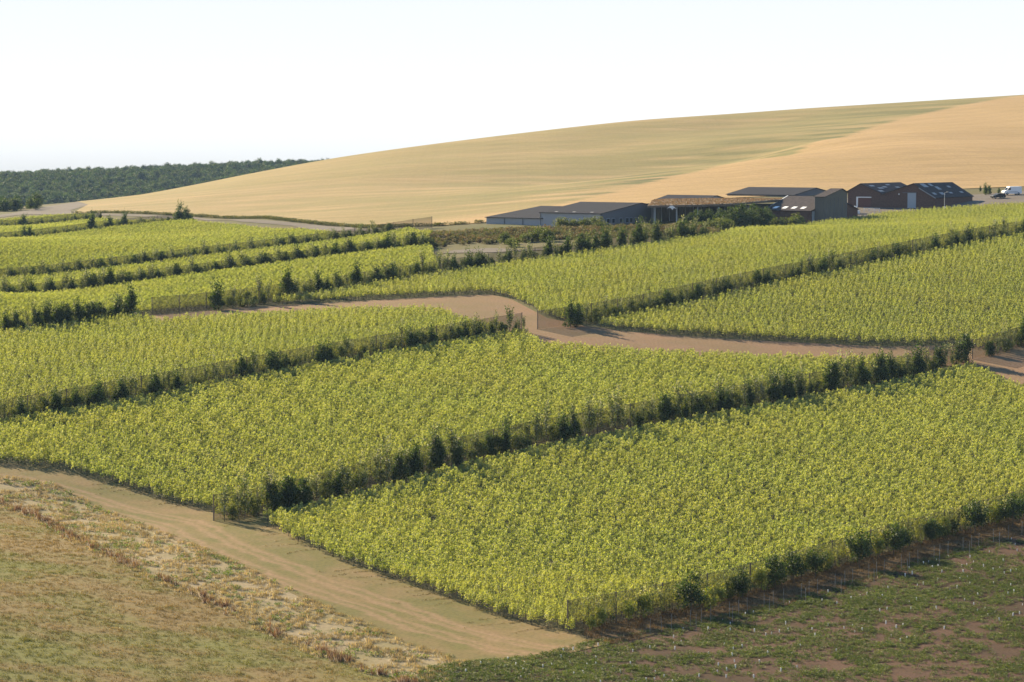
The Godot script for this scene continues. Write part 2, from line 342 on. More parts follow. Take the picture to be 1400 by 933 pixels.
func jitter(c: Color, by: float) -> Color:
	var k := rnd(1.0 - by, 1.0 + by)
	return Color(c.r * k * rnd(1.0 - by * 0.4, 1.0 + by * 0.4), c.g * k, c.b * k * rnd(1.0 - by * 0.5, 1.0 + by * 0.5))

# ---------------------------------------------------------------- plants
const VINE_LEAVES := [Color(0.315, 0.335, 0.12), Color(0.26, 0.285, 0.095), Color(0.4, 0.405, 0.18), Color(0.165, 0.19, 0.06)]

func vine_foliage(mb: MB, per_shoot: int, size: float):
	# slim upright shoots of uneven height, dark gaps between them
	for k in 5:
		var x := -0.6 + 1.2 * (k + 0.5) / 5.0 + rnd(-0.09, 0.09)
		var z := rnd(-0.17, 0.17)
		var y1 := rnd(1.4, 1.8) if rng.randf() < 0.75 else rnd(1.8, 2.2)
		var lean := Vector3(rnd(-0.12, 0.12), 0, rnd(-0.16, 0.16))
		var wide := rnd(0.09, 0.16)
		var tone: Color = VINE_LEAVES[rng.randi() % 4] * rnd(0.82, 1.2)
		for i in per_shoot:
			var t := pow((i + rng.randf()) / per_shoot, 0.8)
			var y := lerpf(0.78, y1, t)
			var o := rand_dir() * wide * lerpf(1.3, 0.55, t * t)
			var p := Vector3(x, y, z) + lean * t + Vector3(o.x, o.y, o.z * 1.2)
			var out := (o.normalized() + Vector3(0, -0.35, 0) + rand_dir() * 0.5).normalized()
			var nn := (Vector3(0, 0.35, 0) + o.normalized() * 0.5 + rand_dir() * 0.8).normalized()
			nn = (nn - out * nn.dot(out)).normalized()
			var s := size * rnd(0.75, 1.3)
			mb.leaf(p, out, nn, s, s * 0.95, jitter(tone.lerp(VINE_LEAVES[rng.randi() % 4], 0.25), 0.14))

func vine_trunk(mb: MB):
	var c := Color(0.09, 0.06, 0.04)
	mb.tube(Vector3(0, -0.15, 0), Vector3(0.05, 0.45, 0.02), 0.035, 0.028, 5, c)
	mb.tube(Vector3(0.05, 0.45, 0.02), Vector3(-0.02, 0.9, 0), 0.028, 0.022, 5, c)
	mb.tube(Vector3(-0.55, 0.88, 0), Vector3(0.55, 0.9, 0.02), 0.018, 0.014, 4, c)

func crown(mb: MB, leaves: int, clumps: int, rx: float, y0: float, y1: float, size: float, cols: Array, taper := 0.0, loose := 0.3):
	# leafy clumps through the crown's volume, with gaps between them
	var cy := (y0 + y1) / 2.0; var ry := (y1 - y0) / 2.0
	var per := int(leaves / float(clumps))
	for k in clumps:
		var d := rand_dir()
		var rr := pow(rng.randf(), 0.45)
		var c := Vector3(d.x * rx * rr, cy + d.y * ry * rr, d.z * rx * rr)
		var f := 1.0 - taper * (c.y - y0) / (y1 - y0)
		c.x *= f; c.z *= f
		var cr_ := loose * rx * rnd(0.7, 1.3)
		var tone: Color = cols[rng.randi() % cols.size()]
		for i in per:
			var o := rand_dir() * pow(rng.randf(), 0.5)
			var p := c + Vector3(o.x, o.y * 0.85, o.z) * cr_
			var axis := (o + rand_dir() * 0.8 + Vector3(0, -0.15, 0)).normalized()
			var nn := (Vector3.UP * 0.5 + o * 0.5 + rand_dir() * 0.7).normalized()
			nn = (nn - axis * nn.dot(axis)).normalized()
			var s := size * rnd(0.7, 1.35)
			mb.leaf(p, axis, nn, s, s * 0.7, jitter(tone, 0.25))

func sapling_crown(mb: MB, h: float, spread: float, n: int, size: float, cols: Array):
	# upright whips with leaves along them
	for k in n:
		var a := rnd(0, TAU)
		var y0 := rnd(0.08, 0.62) * h
		var foot := Vector3(0, y0, 0)
		var tip := Vector3(cos(a) * spread * rnd(0.4, 1.0), minf(h * rnd(0.97, 1.04), y0 + h * rnd(0.25, 0.5)), sin(a) * spread * rnd(0.4, 1.0))
		if k == 0: foot = Vector3(0, 0.2 * h, 0); tip = Vector3(rnd(-0.08, 0.08), h * 1.04, rnd(-0.08, 0.08))
		var tone: Color = cols[rng.randi() % cols.size()]
		var cnt := int(16 * (tip - foot).length() / 1.2)
		for i in cnt:
			var t := rnd(0.1, 1.0)
			var p := foot.lerp(tip, t) + rand_dir() * 0.12
			var axis := ((tip - foot).normalized() * 0.5 + rand_dir()).normalized()
			var nn := (rand_dir() + Vector3.UP * 0.3).normalized()
			nn = (nn - axis * nn.dot(axis)).normalized()
			var s := size * rnd(0.7, 1.3)
			mb.leaf(p, axis, nn, s, s * 0.6, jitter(tone, 0.25))

func tuft(mb: MB, blades: int, h: float, spread: float, cols: Array, wide := 0.03):
	for i in blades:
		var a := rnd(0, TAU)
		var foot := Vector3(cos(a), 0, sin(a)) * spread * sqrt(rng.randf())
		var lean := Vector3(cos(a + rnd(-1, 1)), 0, sin(a + rnd(-1, 1))) * rnd(0.1, 0.7)
		var hh := h * rnd(0.55, 1.2)
		var c := jitter(cols[rng.randi() % cols.size()], 0.2)
		var side := Vector3(-sin(a), 0, cos(a)) * wide * rnd(0.7, 1.4)
		var nn := Vector3(cos(a) * 0.7, 0.7, sin(a) * 0.7)
		var k := mb.v.size()
		mb.vert(foot - side - Vector3(0, 0.03, 0), nn, c); mb.vert(foot + lean * hh + Vector3(0, hh, 0), nn, c); mb.vert(foot + side - Vector3(0, 0.03, 0), nn, c)
		mb.tri(k, k + 1, k + 2)

func weed(mb: MB, leaves: int, r: float, h: float, size: float, cols: Array):
	for i in leaves:
		var a := rnd(0, TAU)
		var p := Vector3(cos(a), 0, sin(a)) * r * sqrt(rng.randf()) + Vector3(0, h * rng.randf(), 0)
		var axis := (Vector3(cos(a), rnd(-0.2, 1.0), sin(a)) + rand_dir() * 0.4).normalized()
		var nn := (Vector3.UP + rand_dir() * 0.7).normalized()
		nn = (nn - axis * nn.dot(axis)).normalized()
		var s := size * rnd(0.7, 1.4)
		mb.leaf(p, axis, nn, s, s * 0.55, jitter(cols[rng.randi() % cols.size()], 0.25))

# ---------------------------------------------------------------- buildings
func slab(a: Vector3, b: Vector3, c: Vector3, d: Vector3, thick: float, m: Material) -> Mesh:
	# a sheet a-b-c-d with thickness hanging below it
	var mb := MB.new()
	var nn := (d - a).cross(b - a).normalized()
	if nn.y < 0: nn = -nn
	var o := -nn * thick
	mb.quad(a, b, c, d); mb.quad(d + o, c + o, b + o, a + o)
	for e in [[a, b], [b, c], [c, d], [d, a]]: mb.quad(e[0], e[0] + o, e[1] + o, e[1])
	return mb.mesh(m)

func gable_shed(called: String, at: Vector2, base: float, turn: float, ln: float, wd: float, eave: float, ridge: float, back_eave: float, rf: float, wall: Material, roof: Material) -> Node3D:
	# local x along the ridge, the long wall at z 0 facing +z, depth towards -z; heights are above the base
	var t := thing(called, Vector3(at.x, base, at.y), turn)
	var mb := MB.new()
	var zr := -wd * rf
	mb.prism(PackedVector2Array([Vector2(0, -2.5), Vector2(0, eave), Vector2(zr, ridge), Vector2(-wd, back_eave), Vector2(-wd, -2.5)]), 0, ln)
	part("wall", mb.mesh(wall), t)
	var up := Vector3(0, 0.16, 0)
	var sf := (ridge - eave) / (wd * rf); var sb := (ridge - back_eave) / (wd * (1.0 - rf))
	var ov := 0.35
	part("roof_slope", slab(Vector3(-ov, eave - sf * ov, ov) + up, Vector3(ln + ov, eave - sf * ov, ov) + up, Vector3(ln + ov, ridge, zr) + up, Vector3(-ov, ridge, zr) + up, 0.14, roof), t)
	part("roof_slope", slab(Vector3(-ov, ridge, zr - 0.004) + up, Vector3(ln + ov, ridge, zr - 0.004) + up, Vector3(ln + ov, back_eave - sb * ov, -wd - ov) + up, Vector3(-ov, back_eave - sb * ov, -wd - ov) + up, 0.14, roof), t)
	return t

func on_roof(t: Node3D, called: String, x0: float, x1: float, f0: float, f1: float, wd: float, rf: float, eave: float, ridge: float, m: Material):
	# a panel lying on the front roof slope, f from eave (0) to ridge (1)
	var p := func(x: float, f: float) -> Vector3: return Vector3(x, lerpf(eave, ridge, f) + 0.19, -wd * rf * f)
	part(called, slab(p.call(x0, f0), p.call(x1, f0), p.call(x1, f1), p.call(x0, f1), 0.024, m), t)

func block(called: String, t: Node, lo: Vector3, hi: Vector3, m: Material) -> MeshInstance3D:
	var mb := MB.new(); mb.box(lo, hi)
	return part(called, mb.mesh(m), t)

# ---------------------------------------------------------------- the scene
func _ready():
	camera_and_light()
	noise.seed = 11; noise.frequency = 0.02; noise.fractal_octaves = 4
	noise2.seed = 23; noise2.frequency = 0.11; noise2.fractal_octaves = 3
	solve_terrain()
	materials()
	land()
	farm()
	vineyard()
	windbreaks()
	far_wood()
	foreground()

func camera_and_light():
	var cam := Camera3D.new()
	cam.name = "camera"; add_child(cam)
	cam.position = Vector3(0, 60, 0)
	cam.rotation_degrees.x = -4.2338
	cam.fov = 14.767; cam.near = 1.0; cam.far = 6000.0
	cam.current = true
	var env := Environment.new()
	env.background_mode = Environment.BG_SKY
	var sky := Sky.new()
	var sm := ProceduralSkyMaterial.new()
	sm.sky_horizon_color = Color(0.99, 0.995, 1.0)
	sm.sky_top_color = Color(0.4, 0.6, 0.82)
	sm.sky_curve = 0.19
	sm.ground_horizon_color = Color(0.99, 0.995, 1.0); sm.ground_bottom_color = Color(0.3, 0.3, 0.2)
	sm.sun_angle_max = 2.0
	sm.energy_multiplier = SKY
	sky.sky_material = sm
	env.sky = sky
	env.tonemap_mode = Environment.TONE_MAPPER_LINEAR
	env.tonemap_exposure = EXPOSURE
	env.fog_enabled = true
	env.fog_density = 0.00004
	env.fog_light_color = Color(0.7, 0.84, 1.0)
	env.sdfgi_enabled = true; env.ssao_enabled = true; env.ssil_enabled = true
	var we := WorldEnvironment.new()
	we.name = "world"; we.environment = env; add_child(we)
	var sun := DirectionalLight3D.new()
	sun.name = "sun"; add_child(sun)
	sun.light_energy = 1.6; sun.light_color = Color(1.0, 0.92, 0.77); sun.light_angular_distance = 0.5
	sun.shadow_enabled = true
	var e := deg_to_rad(23.0)
	var towards := Vector3(0.62 * cos(e), -sin(e), 0.78 * cos(e))
	sun.look_at_from_position(Vector3(0, 300, -400), Vector3(0, 300, -400) + towards)

const SKY := 0.31
const EXPOSURE := 3.65

func materials():
	leaf_mat("vine leaves", Color(0.95, 0.95, 0.52))
	leaf_mat("shrub leaves", Color(0.85, 0.9, 0.5))
	leaf_mat("sapling leaves", Color(0.8, 0.82, 0.5))
	leaf_mat("grass blades", Color(0.85, 0.8, 0.6))
	var bark := flat_mat("bark", lin(0.1, 0.075, 0.05), 0.95)
	bark.vertex_color_use_as_albedo = false
	flat_mat("stake wood", lin(0.13, 0.1, 0.075), 0.9)
	flat_mat("grey stake", lin(0.2, 0.2, 0.19), 0.7)
	flat_mat("pale stake", lin(0.42, 0.41, 0.38), 0.8)
	flat_mat("white guard", lin(0.72, 0.72, 0.68), 0.6)
	flat_mat("grey cladding", lin(0.3, 0.31, 0.325), 0.6)
	flat_mat("dark cladding", lin(0.125, 0.132, 0.145), 0.6)
	flat_mat("slate grey roof", lin(0.034, 0.035, 0.043), 0.95).metallic_specular = 0.1
	flat_mat("green grey cladding", lin(0.11, 0.105, 0.09), 0.8)
	flat_mat("grey door", lin(0.3, 0.34, 0.38), 0.6)
	flat_mat("white paint", lin(0.75, 0.75, 0.74), 0.5)
	flat_mat("skylight sheet", lin(0.24, 0.24, 0.24), 0.6)
	flat_mat("dark glass", lin(0.02, 0.024, 0.03), 0.08)
	flat_mat("brick door", lin(0.13, 0.06, 0.05), 0.8)
	flat_mat("timber slat", lin(0.2, 0.13, 0.09), 0.85)
	flat_mat("tyre", lin(0.02, 0.02, 0.02), 0.9)
	flat_mat("dark paint", lin(0.02, 0.024, 0.026), 0.3)
	var g1 := noise_tex(3, 0.03, [[0.0, lin(0.6, 0.6, 0.6)], [0.5, lin(0.85, 0.85, 0.85)], [1.0, lin(1, 1, 1)]], 512, 6)
	earth_mat("mown grass", g1, 9.0)
	# ripe wheat: grain drawn out along the drill rows, with the tractor's tramlines every 24 m
	var im := Image.create(1024, 1024, false, Image.FORMAT_RGB8)
	var fine := FastNoiseLite.new(); fine.seed = 4; fine.frequency = 0.02; fine.fractal_octaves = 5
	for yy in 1024:
		var rut := 1.0
		for c0 in [300.0, 380.0]: rut = minf(rut, absf(yy - c0) / 14.0)
		for xx in 1024:
			var a := TAU * xx / 1024.0
			var b := TAU * yy / 1024.0
			var q := fine.get_noise_3d(cos(a) * 60.0 + cos(b) * 260.0, sin(a) * 60.0 + 300.0, sin(b) * 260.0) + fine.get_noise_3d(cos(a) * 900.0, sin(a) * 900.0, sin(b) * 300.0 + cos(b) * 300.0) * 0.5
			var g := clampf(0.84 + q * 0.42, 0.3, 1.0) * lerpf(0.72, 1.0, minf(rut + 0.35 * q + 0.2, 1.0))
			im.set_pixel(xx, yy, Color(g, g * 0.99, g * 0.965).linear_to_srgb())
	earth_mat("ripe wheat", ImageTexture.create_from_image(im), 24.0).uv1_scale = Vector3(1.0 / 150.0, 1.0 / 40.0, 1.0 / 24.0)
	earth_mat("bare soil", noise_tex(5, 0.04, [[0.0, lin(0.4, 0.4, 0.4)], [0.5, lin(0.75, 0.75, 0.75)], [1.0, lin(1, 1, 1)]], 512, 6), 7.0)
	earth_mat("gravel", noise_tex(6, 0.08, [[0.0, lin(0.6, 0.6, 0.6)], [1.0, lin(1, 1, 1)]], 256, 4), 5.0)
	var brick := noise_tex(7, 0.05, [[0.0, lin(0.07, 0.042, 0.035)], [0.5, lin(0.105, 0.06, 0.048)], [1.0, lin(0.15, 0.09, 0.07)]], 256, 5)
	var bm := flat_mat("red brick", Color.WHITE, 0.9)
	bm.albedo_texture = brick; bm.uv1_triplanar = true; bm.uv1_scale = Vector3.ONE / 6.0
	var fib := flat_mat("fibre cement roof", Color.WHITE, 0.85)
	fib.albedo_texture = noise_tex(8, 0.03, [[0.0, lin(0.04, 0.036, 0.037)], [0.5, lin(0.062, 0.054, 0.055)], [1.0, lin(0.1, 0.08, 0.074)]], 256, 5)
	fib.metallic_specular = 0.1; fib.roughness = 0.95; fib.uv1_triplanar = true; fib.uv1_scale = Vector3(1.0 / 9.0, 1.0 / 9.0, 1.0 / 9.0)
	var net := StandardMaterial3D.new()
	net.resource_name = "windbreak net"; net.albedo_color = Color(lin(0.14, 0.1, 0.065), 0.48); net.transparency = BaseMaterial3D.TRANSPARENCY_ALPHA
	net.roughness = 0.9; net.metallic_specular = 0.1; net.cull_mode = BaseMaterial3D.CULL_DISABLED
	mats["windbreak net"] = net

func mix3(a: Color, b: Color, t: float) -> Color:
	return a.lerp(b, clampf(t, 0.0, 1.0))

func land():
	# the whole land as one sheet
	var mb := MB.new()
	var xs := []; var zs := []
	var x := -640.0
	while x <= 690.0: xs.append(x); x += 5.0 if absf(x) < 130.0 else 12.0
	var d := 135.0
	while d <= 2780.0: zs.append(d); d += 4.0 if d < 520.0 else (7.0 if d < 1000.0 else 14.0)
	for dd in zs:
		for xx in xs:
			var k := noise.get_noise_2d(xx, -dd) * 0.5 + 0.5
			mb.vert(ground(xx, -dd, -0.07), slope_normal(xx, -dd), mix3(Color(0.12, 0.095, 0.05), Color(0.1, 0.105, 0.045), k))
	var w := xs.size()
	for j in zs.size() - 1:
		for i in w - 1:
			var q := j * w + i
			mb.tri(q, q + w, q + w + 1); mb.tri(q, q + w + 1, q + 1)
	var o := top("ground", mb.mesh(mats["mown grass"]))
	o.set_meta("kind", "structure")
	var f1p := to_poly(f1); var f2p := to_poly(f2)
	var mown := func(xx: float, zz: float) -> Color:
		var p := Vector2(xx, zz)
		var edge := 1e9
		for q in [f1p, f2p]:
			for i in 6: edge = minf(edge, p.distance_to(Geometry2D.get_closest_point_to_segment(p, q[i], q[i + 1])))
		var k := noise.get_noise_2d(xx * 2.0, zz * 2.0) + noise2.get_noise_2d(xx * 2.0, zz * 2.0) * 0.7
		var c := mix3(Color(0.215, 0.148, 0.075), Color(0.14, 0.122, 0.045), 0.6 + k * 0.9)
		# worn wheel tracks
		for rut in [6.6, 8.3, 11.2, 12.9]:
			c = mix3(c, Color(0.27, 0.175, 0.105), (1.0 - absf(edge + k * 1.2 - rut) / 0.75) * 0.85)
		return c
	drape("headland_path", to_poly(lawn), 0.7, 0.06, mats["mown grass"], mown).set_meta("kind", "structure")
	var road_tint := func(xx: float, zz: float) -> Color:
		var k := noise.get_noise_2d(xx * 2.0, zz * 2.0) + noise2.get_noise_2d(xx, zz) * 0.5
		return mix3(Color(0.23, 0.145, 0.09), Color(0.18, 0.13, 0.07), 0.4 + k)
	drape("farm_path", to_poly(road), 2.5, 0.03, mats["mown grass"], road_tint).set_meta("kind", "structure")
	var stony := func(xx: float, zz: float) -> Color:
		return mix3(Color(0.165, 0.145, 0.13), Color(0.13, 0.11, 0.09), 0.5 + noise.get_noise_2d(xx * 3.0, zz * 3.0))
	drape("gravel_track", to_poly(track), 4.0, 0.05, mats["gravel"], stony).set_meta("kind", "structure")
	drape("gravel_yard", to_poly(yard), 3.0, 0.05, mats["gravel"], stony).set_meta("kind", "structure")
	drape("farm_yard", to_poly(farmyard), 4.0, 0.05, mats["gravel"], stony).set_meta("kind", "structure")
	var meadow_tint := func(xx: float, zz: float) -> Color:
		var k := noise.get_noise_2d(xx * 1.6, zz * 1.6) + noise2.get_noise_2d(xx * 0.7, zz * 1.6) * 0.7
		return mix3(Color(0.195, 0.14, 0.062), Color(0.155, 0.15, 0.05), 0.5 + k)
	drape("meadow", to_poly(meadow), 0.9, 0.05, mats["mown grass"], meadow_tint).set_meta("kind", "structure")
	var dry := func(xx: float, zz: float) -> Color:
		var k := noise2.get_noise_2d(xx * 1.5, zz * 1.5) + noise.get_noise_2d(xx * 3.0, zz * 3.0)
		return mix3(Color(0.27, 0.215, 0.13), Color(0.21, 0.175, 0.09), 0.5 + k)
	drape("rough_grass_strip", to_poly(strip), 0.9, 0.035, mats["mown grass"], dry).set_meta("kind", "structure")
	var soil_tint := func(xx: float, zz: float) -> Color:
		var k := noise2.get_noise_2d(xx * 1.5, zz * 1.5) + noise.get_noise_2d(xx, zz)
		return mix3(Color(0.105, 0.063, 0.045), Color(0.065, 0.045, 0.028), 0.5 + k)
	drape("newly_planted_plot", to_poly(soil), 0.8, 0.02, mats["bare soil"], soil_tint).set_meta("kind", "structure")
	var straw := func(xx: float, zz: float) -> Color:
		return mix3(Color(0.15, 0.095, 0.05), Color(0.11, 0.075, 0.035), 0.5 + noise2.get_noise_2d(xx * 2.0, zz * 2.0))
	drape("dry_grass_verge", to_poly(verge), 1.0, 0.05, mats["mown grass"], straw).set_meta("kind", "structure")
	# the wheat hill: gold on the near spur, greener in the dip behind it, drill lines and tramlines in the crop
	var line := PackedVector2Array([Vector2(0, -799), Vector2(14, -817), Vector2(32, -874), Vector2(51, -922), Vector2(69, -950), Vector2(84, -983), Vector2(105, -1050), Vector2(125, -1110), Vector2(155, -1200), Vector2(189, -1287), Vector2(217, -1331)])
	var wheat_tint := func(xx: float, zz: float) -> Color:
		var p := Vector2(xx, zz)
		var best := 1e9; var side := 1.0
		for i in line.size() - 1:
			var q := Geometry2D.get_closest_point_to_segment(p, line[i], line[i + 1])
			var dd := p.distance_to(q)
			if dd < best:
				best = dd; side = signf((line[i + 1] - line[i]).cross(p - line[i]))
		var k := noise.get_noise_2d(xx * 0.5, zz * 1.5)
		var streak := noise2.get_noise_2d(xx * 0.06 + zz * 0.02, zz * 0.35 - xx * 0.2)
		var c := mix3(Color(0.325, 0.232, 0.122), Color(0.28, 0.205, 0.1), 0.5 + k)
		c = mix3(c, Color(0.25, 0.185, 0.085), streak * 0.9)
		if side < 0.0:
			var green := clampf(1.0 - best / 170.0, 0.0, 1.0) * clampf((-zz - 800.0) / 120.0, 0.0, 1.0)
			green *= clampf(0.75 + k * 1.2 + streak * 1.6, 0.0, 1.0)
			c = mix3(c, Color(0.15, 0.145, 0.06), green)
			c = mix3(c, Color(0.19, 0.175, 0.075), 0.3 + k * 0.4)
			# lodged, still-green swathes in the dip
			var swathe := clampf((streak - 0.02) * 4.0, 0.0, 1.0) * clampf(1.0 - best / 110.0, 0.0, 1.0) * clampf((xx - 5.0) / 40.0, 0.0, 1.0)
			c = mix3(c, Color(0.075, 0.085, 0.04), swathe * 0.8)
			if xx > 60.0 or zz < -1150.0: c = mix3(c, Color(0.22, 0.185, 0.075), 0.35)
		else:
			c = mix3(c, Color(0.36, 0.24, 0.12), 0.4)
		return c
	drape("wheat_field", to_poly(wheat), 4.0, 0.08, mats["ripe wheat"], wheat_tint).set_meta("kind", "structure")

# ---------------------------------------------------------------- farm
func px(p: float, d: float) -> Vector2:
	return Vector2((p - 700.0) / 3600.0 * d, -d)

func farm():
	rng.seed = 202
	var a := deg_to_rad(-39.7)
	var grey: Material = mats["grey cladding"]; var slate: Material = mats["slate grey roof"]
	# the long low winery: two stepped halls
	var t := gable_shed("winery_hall", px(665, 715), 38.2, a, 19.4, 48.0, 2.5, 5.1, 2.5, 0.5, grey, slate)
	tag(t, "long low grey winery hall with dark shallow roof, the lower of the two", "winery building")
	block("wall_base", t, Vector3(-0.02, -2.0, 0.01), Vector3(19.2, 0.35, 0.06), mats["dark cladding"])
	for x in [6.4, 12.8]: block("downpipe", t, Vector3(x, -1.5, 0.02), Vector3(x + 0.16, 2.4, 0.16), mats["dark cladding"])
	t = gable_shed("winery_hall", px(739, 703), 38.2, a, 20.2, 35.5, 4.1, 6.6, 4.1, 0.5, grey, slate)
	tag(t, "taller grey winery hall with a row of small windows in its gable end", "winery building")
	block("wall_base", t, Vector3(0.0, -2.0, 0.01), Vector3(20.22, 0.35, 0.06), mats["dark cladding"])
	block("downpipe", t, Vector3(0.02, -1.0, 0.02), Vector3(0.18, 4.0, 0.18), mats["dark cladding"])
	var mb := MB.new()
	mb.prism(PackedVector2Array([Vector2(0.02, -2.4), Vector2(0.02, 4.08), Vector2(-17.75, 6.55), Vector2(-35.4, 4.08), Vector2(-35.4, -2.4)]), 20.2, 20.26)
	part("gable_shade", mb.mesh(mats["dark cladding"]), t)  # shade on the gable end painted as a darker sheet over the grey wall
	for k in 6:
		var z: float = -2.6 - [0.0, 2.2, 5.4, 8.2, 9.9, 12.0][k]
		var w := block("window", t, Vector3(20.27, 1.5, z - 1.3), Vector3(20.33, 2.9, z), mats["grey door"])
		block("pane", w, Vector3(20.332, 1.62, z - 1.2), Vector3(20.345, 2.78, z - 0.1), mats["dark glass"])
	for x in [4.0, 10.0, 16.0]:
		on_roof(t, "roof_vent", x, x + 0.9, 0.05, 0.09, 35.5, 0.5, 4.1, 6.6, mats["skylight sheet"])
	# two further halls behind the visitor wing
	t = gable_shed("rear_shed", px(994, 800), 43.0, a, 24.0, 24.0, 2.4, 4.4, 2.4, 0.5, mats["dark cladding"], slate)
	tag(t, "grey gabled shed rising behind the planted visitor wing roof", "shed")
	t = gable_shed("rear_shed", px(892, 765), 42.2, a, 17.0, 16.0, 1.9, 3.5, 1.9, 0.5, grey, slate)
	tag(t, "low grey shed roof between the winery hall and the gabled rear shed", "shed")
	visitor_wing()
	# low barn with four rooflights
	t = gable_shed("low_barn", px(1046, 702), 40.3, a, 14.4, 23.0, 2.7, 6.2, 2.7, 0.5, mats["red brick"], mats["fibre cement roof"])
	tag(t, "low brick barn with brown sheet roof, four pale rooflights and white verge", "barn")
	for k in 4: on_roof(t, "rooflight", 1.5 + k * 2.9, 2.8 + k * 2.9, 0.1, 0.24, 23.0, 0.5, 2.7, 6.2, mats["white paint"])
	part("barge_board", slab(Vector3(-0.6, 2.62, 0.36), Vector3(-0.352, 2.62, 0.36), Vector3(-0.352, 6.45, -11.5), Vector3(-0.6, 6.45, -11.5), 0.3, mats["white paint"]), t)
	var d := block("door", t, Vector3(14.41, -1.0, -4.6), Vector3(14.5, 2.6, -0.6), mats["grey door"])
	block("rail", d, Vector3(14.5, 2.62, -5.0), Vector3(14.6, 2.76, -0.3), mats["dark cladding"])
	# tall shed
	t = gable_shed("tall_shed", px(1127, 692) - Vector2(0.77, 0.64) * 3.0, 39.6, a, 3.0, 11.0, 7.1, 9.1, 8.1, 0.75, mats["green grey cladding"], mats["fibre cement roof"])
	tag(t, "tall grey-green clad shed with steep roof beside the brick barns", "shed")
	for k in 6: block("cladding_rib", t, Vector3(3.004, 0.0, -10.6 + k * 1.95), Vector3(3.06, 6.9, -10.52 + k * 1.95), mats["dark cladding"])
	# the two brick barns side by side
	var b := deg_to_rad(58.0)
	t = gable_shed("brick_barn", px(1211, 733), 41.2, b, 27.0, 11.6, 5.1, 8.3, 6.2, 0.66, mats["red brick"], mats["fibre cement roof"])
	tag(t, "brick barn with white framed doorway and white railing at its gable", "barn")
	for r in [[2.0, 5.0, 0.72, 0.82], [4.5, 8.0, 0.52, 0.62], [1.0, 3.8, 0.28, 0.4], [9.0, 11.5, 0.6, 0.7], [14.0, 16.5, 0.78, 0.86], [7.0, 9.5, 0.14, 0.24], [17.0, 19.5, 0.55, 0.64]]:
		on_roof(t, "rooflight", r[0], r[1], r[2], r[3], 11.6, 0.66, 5.1, 8.3, mats["skylight sheet"])
	var f := block("door_frame", t, Vector3(-0.22, -0.5, -8.9), Vector3(-0.02, 4.7, -8.45), mats["white paint"])
	block("lintel", f, Vector3(-0.22, 4.45, -8.445), Vector3(-0.02, 4.7, -4.4), mats["white paint"])
	block("door", t, Vector3(-0.06, -0.5, -8.44), Vector3(-0.012, 4.44, -4.5), mats["brick door"])
	t = gable_shed("brick_barn", px(1278, 725), 42.0, b, 27.0, 15.8, 3.9, 7.65, 4.6, 0.4, mats["red brick"], mats["fibre cement roof"])
	tag(t, "wider brick barn with tall grey sliding door and pale roof panels", "barn")
	for r in [[3.0, 6.2, 0.7, 0.95], [2.0, 4.0, 0.16, 0.3], [7.0, 9.6, 0.14, 0.3], [10.0, 12.4, 0.5, 0.72], [14.0, 16.0, 0.2, 0.3], [19.0, 21.0, 0.62, 0.74], [22.0, 24.0, 0.22, 0.32], [8.5, 10.5, 0.76, 0.94]]:
		on_roof(t, "rooflight", r[0], r[1], r[2], r[3], 15.8, 0.4, 3.9, 7.65, mats["skylight sheet"])
	part("barge_board", slab(Vector3(-0.62, 3.8, 0.4), Vector3(-0.356, 3.8, 0.4), Vector3(-0.356, 6.6, -4.6), Vector3(-0.62, 6.6, -4.6), 0.2, mats["skylight sheet"]), t)
	d = block("door", t, Vector3(-0.14, -0.2, -8.1), Vector3(-0.02, 5.1, -5.6), mats["grey door"])
	block("rail", d, Vector3(-0.22, 5.12, -9.6), Vector3(-0.1, 5.26, -5.4), mats["dark cladding"])
	block("wall_lamp", t, Vector3(-0.3, 4.6, -10.8), Vector3(-0.03, 4.9, -10.5), mats["white paint"])
	# yard furniture
	var at := px(1181, 722)
	t = thing("yard_railing", ground(at.x, at.y), deg_to_rad(-30))
	tag(t, "white two-bar railing in front of the framed barn doorway", "railing")
	for k in 4: block("post", t, Vector3(k * 1.5, -0.2, 0), Vector3(k * 1.5 + 0.1, 1.15, 0.1), mats["white paint"])
	for y in [0.55, 1.05]: block("rail", t, Vector3(-0.1, y, 0.104), Vector3(4.7, y + 0.1, 0.16), mats["white paint"])
	at = px(1291, 716)
	t = thing("lamp_post", ground(at.x, at.y))
	tag(t, "slim grey lamp post with white box at its foot in front of the barns", "lamp post")
	mb = MB.new(); mb.tube(Vector3(0, -0.3, 0), Vector3(0, 4.9, 0), 0.09, 0.06, 8); part("pole", mb.mesh(mats["pale stake"]), t)
	mb = MB.new(); mb.tube(Vector3(0, 4.85, 0), Vector3(0.7, 5.1, 0.1), 0.05, 0.04, 6); part("arm", mb.mesh(mats["pale stake"]), t)
	block("lamp_head", t, Vector3(0.5, 5.02, -0.05), Vector3(1.0, 5.16, 0.25), mats["pale stake"])
	block("meter_box", t, Vector3(-0.25, 0.3, 0.1), Vector3(0.35, 1.1, 0.4), mats["white paint"])
	for k in 2:
		at = px([1172.5, 1171.0][k], 716)
		t = thing("storage_tank", ground(at.x, at.y))
		tag(t, ["white plastic tank in a cage beside the framed barn doorway", "small white tank behind the caged tank at the barn corner"][k], "tank")
		mb = MB.new(); mb.box(Vector3(-0.55, 0.15, -0.55), Vector3(0.55, 1.1, 0.55)); mb.tube(Vector3(0, 1.1, 0), Vector3(0, 1.22, 0), 0.2, 0.2, 8)
		part("tank", mb.mesh(mats["white paint"]), t)
		block("pallet", t, Vector3(-0.6, -0.2, -0.6), Vector3(0.6, 0.146, 0.6), mats["stake wood"])
		t.position.z -= 4.0 * k; t.position.y += 1.0 * k
	van(px(1382.5, 765)); car(px(1364, 752))

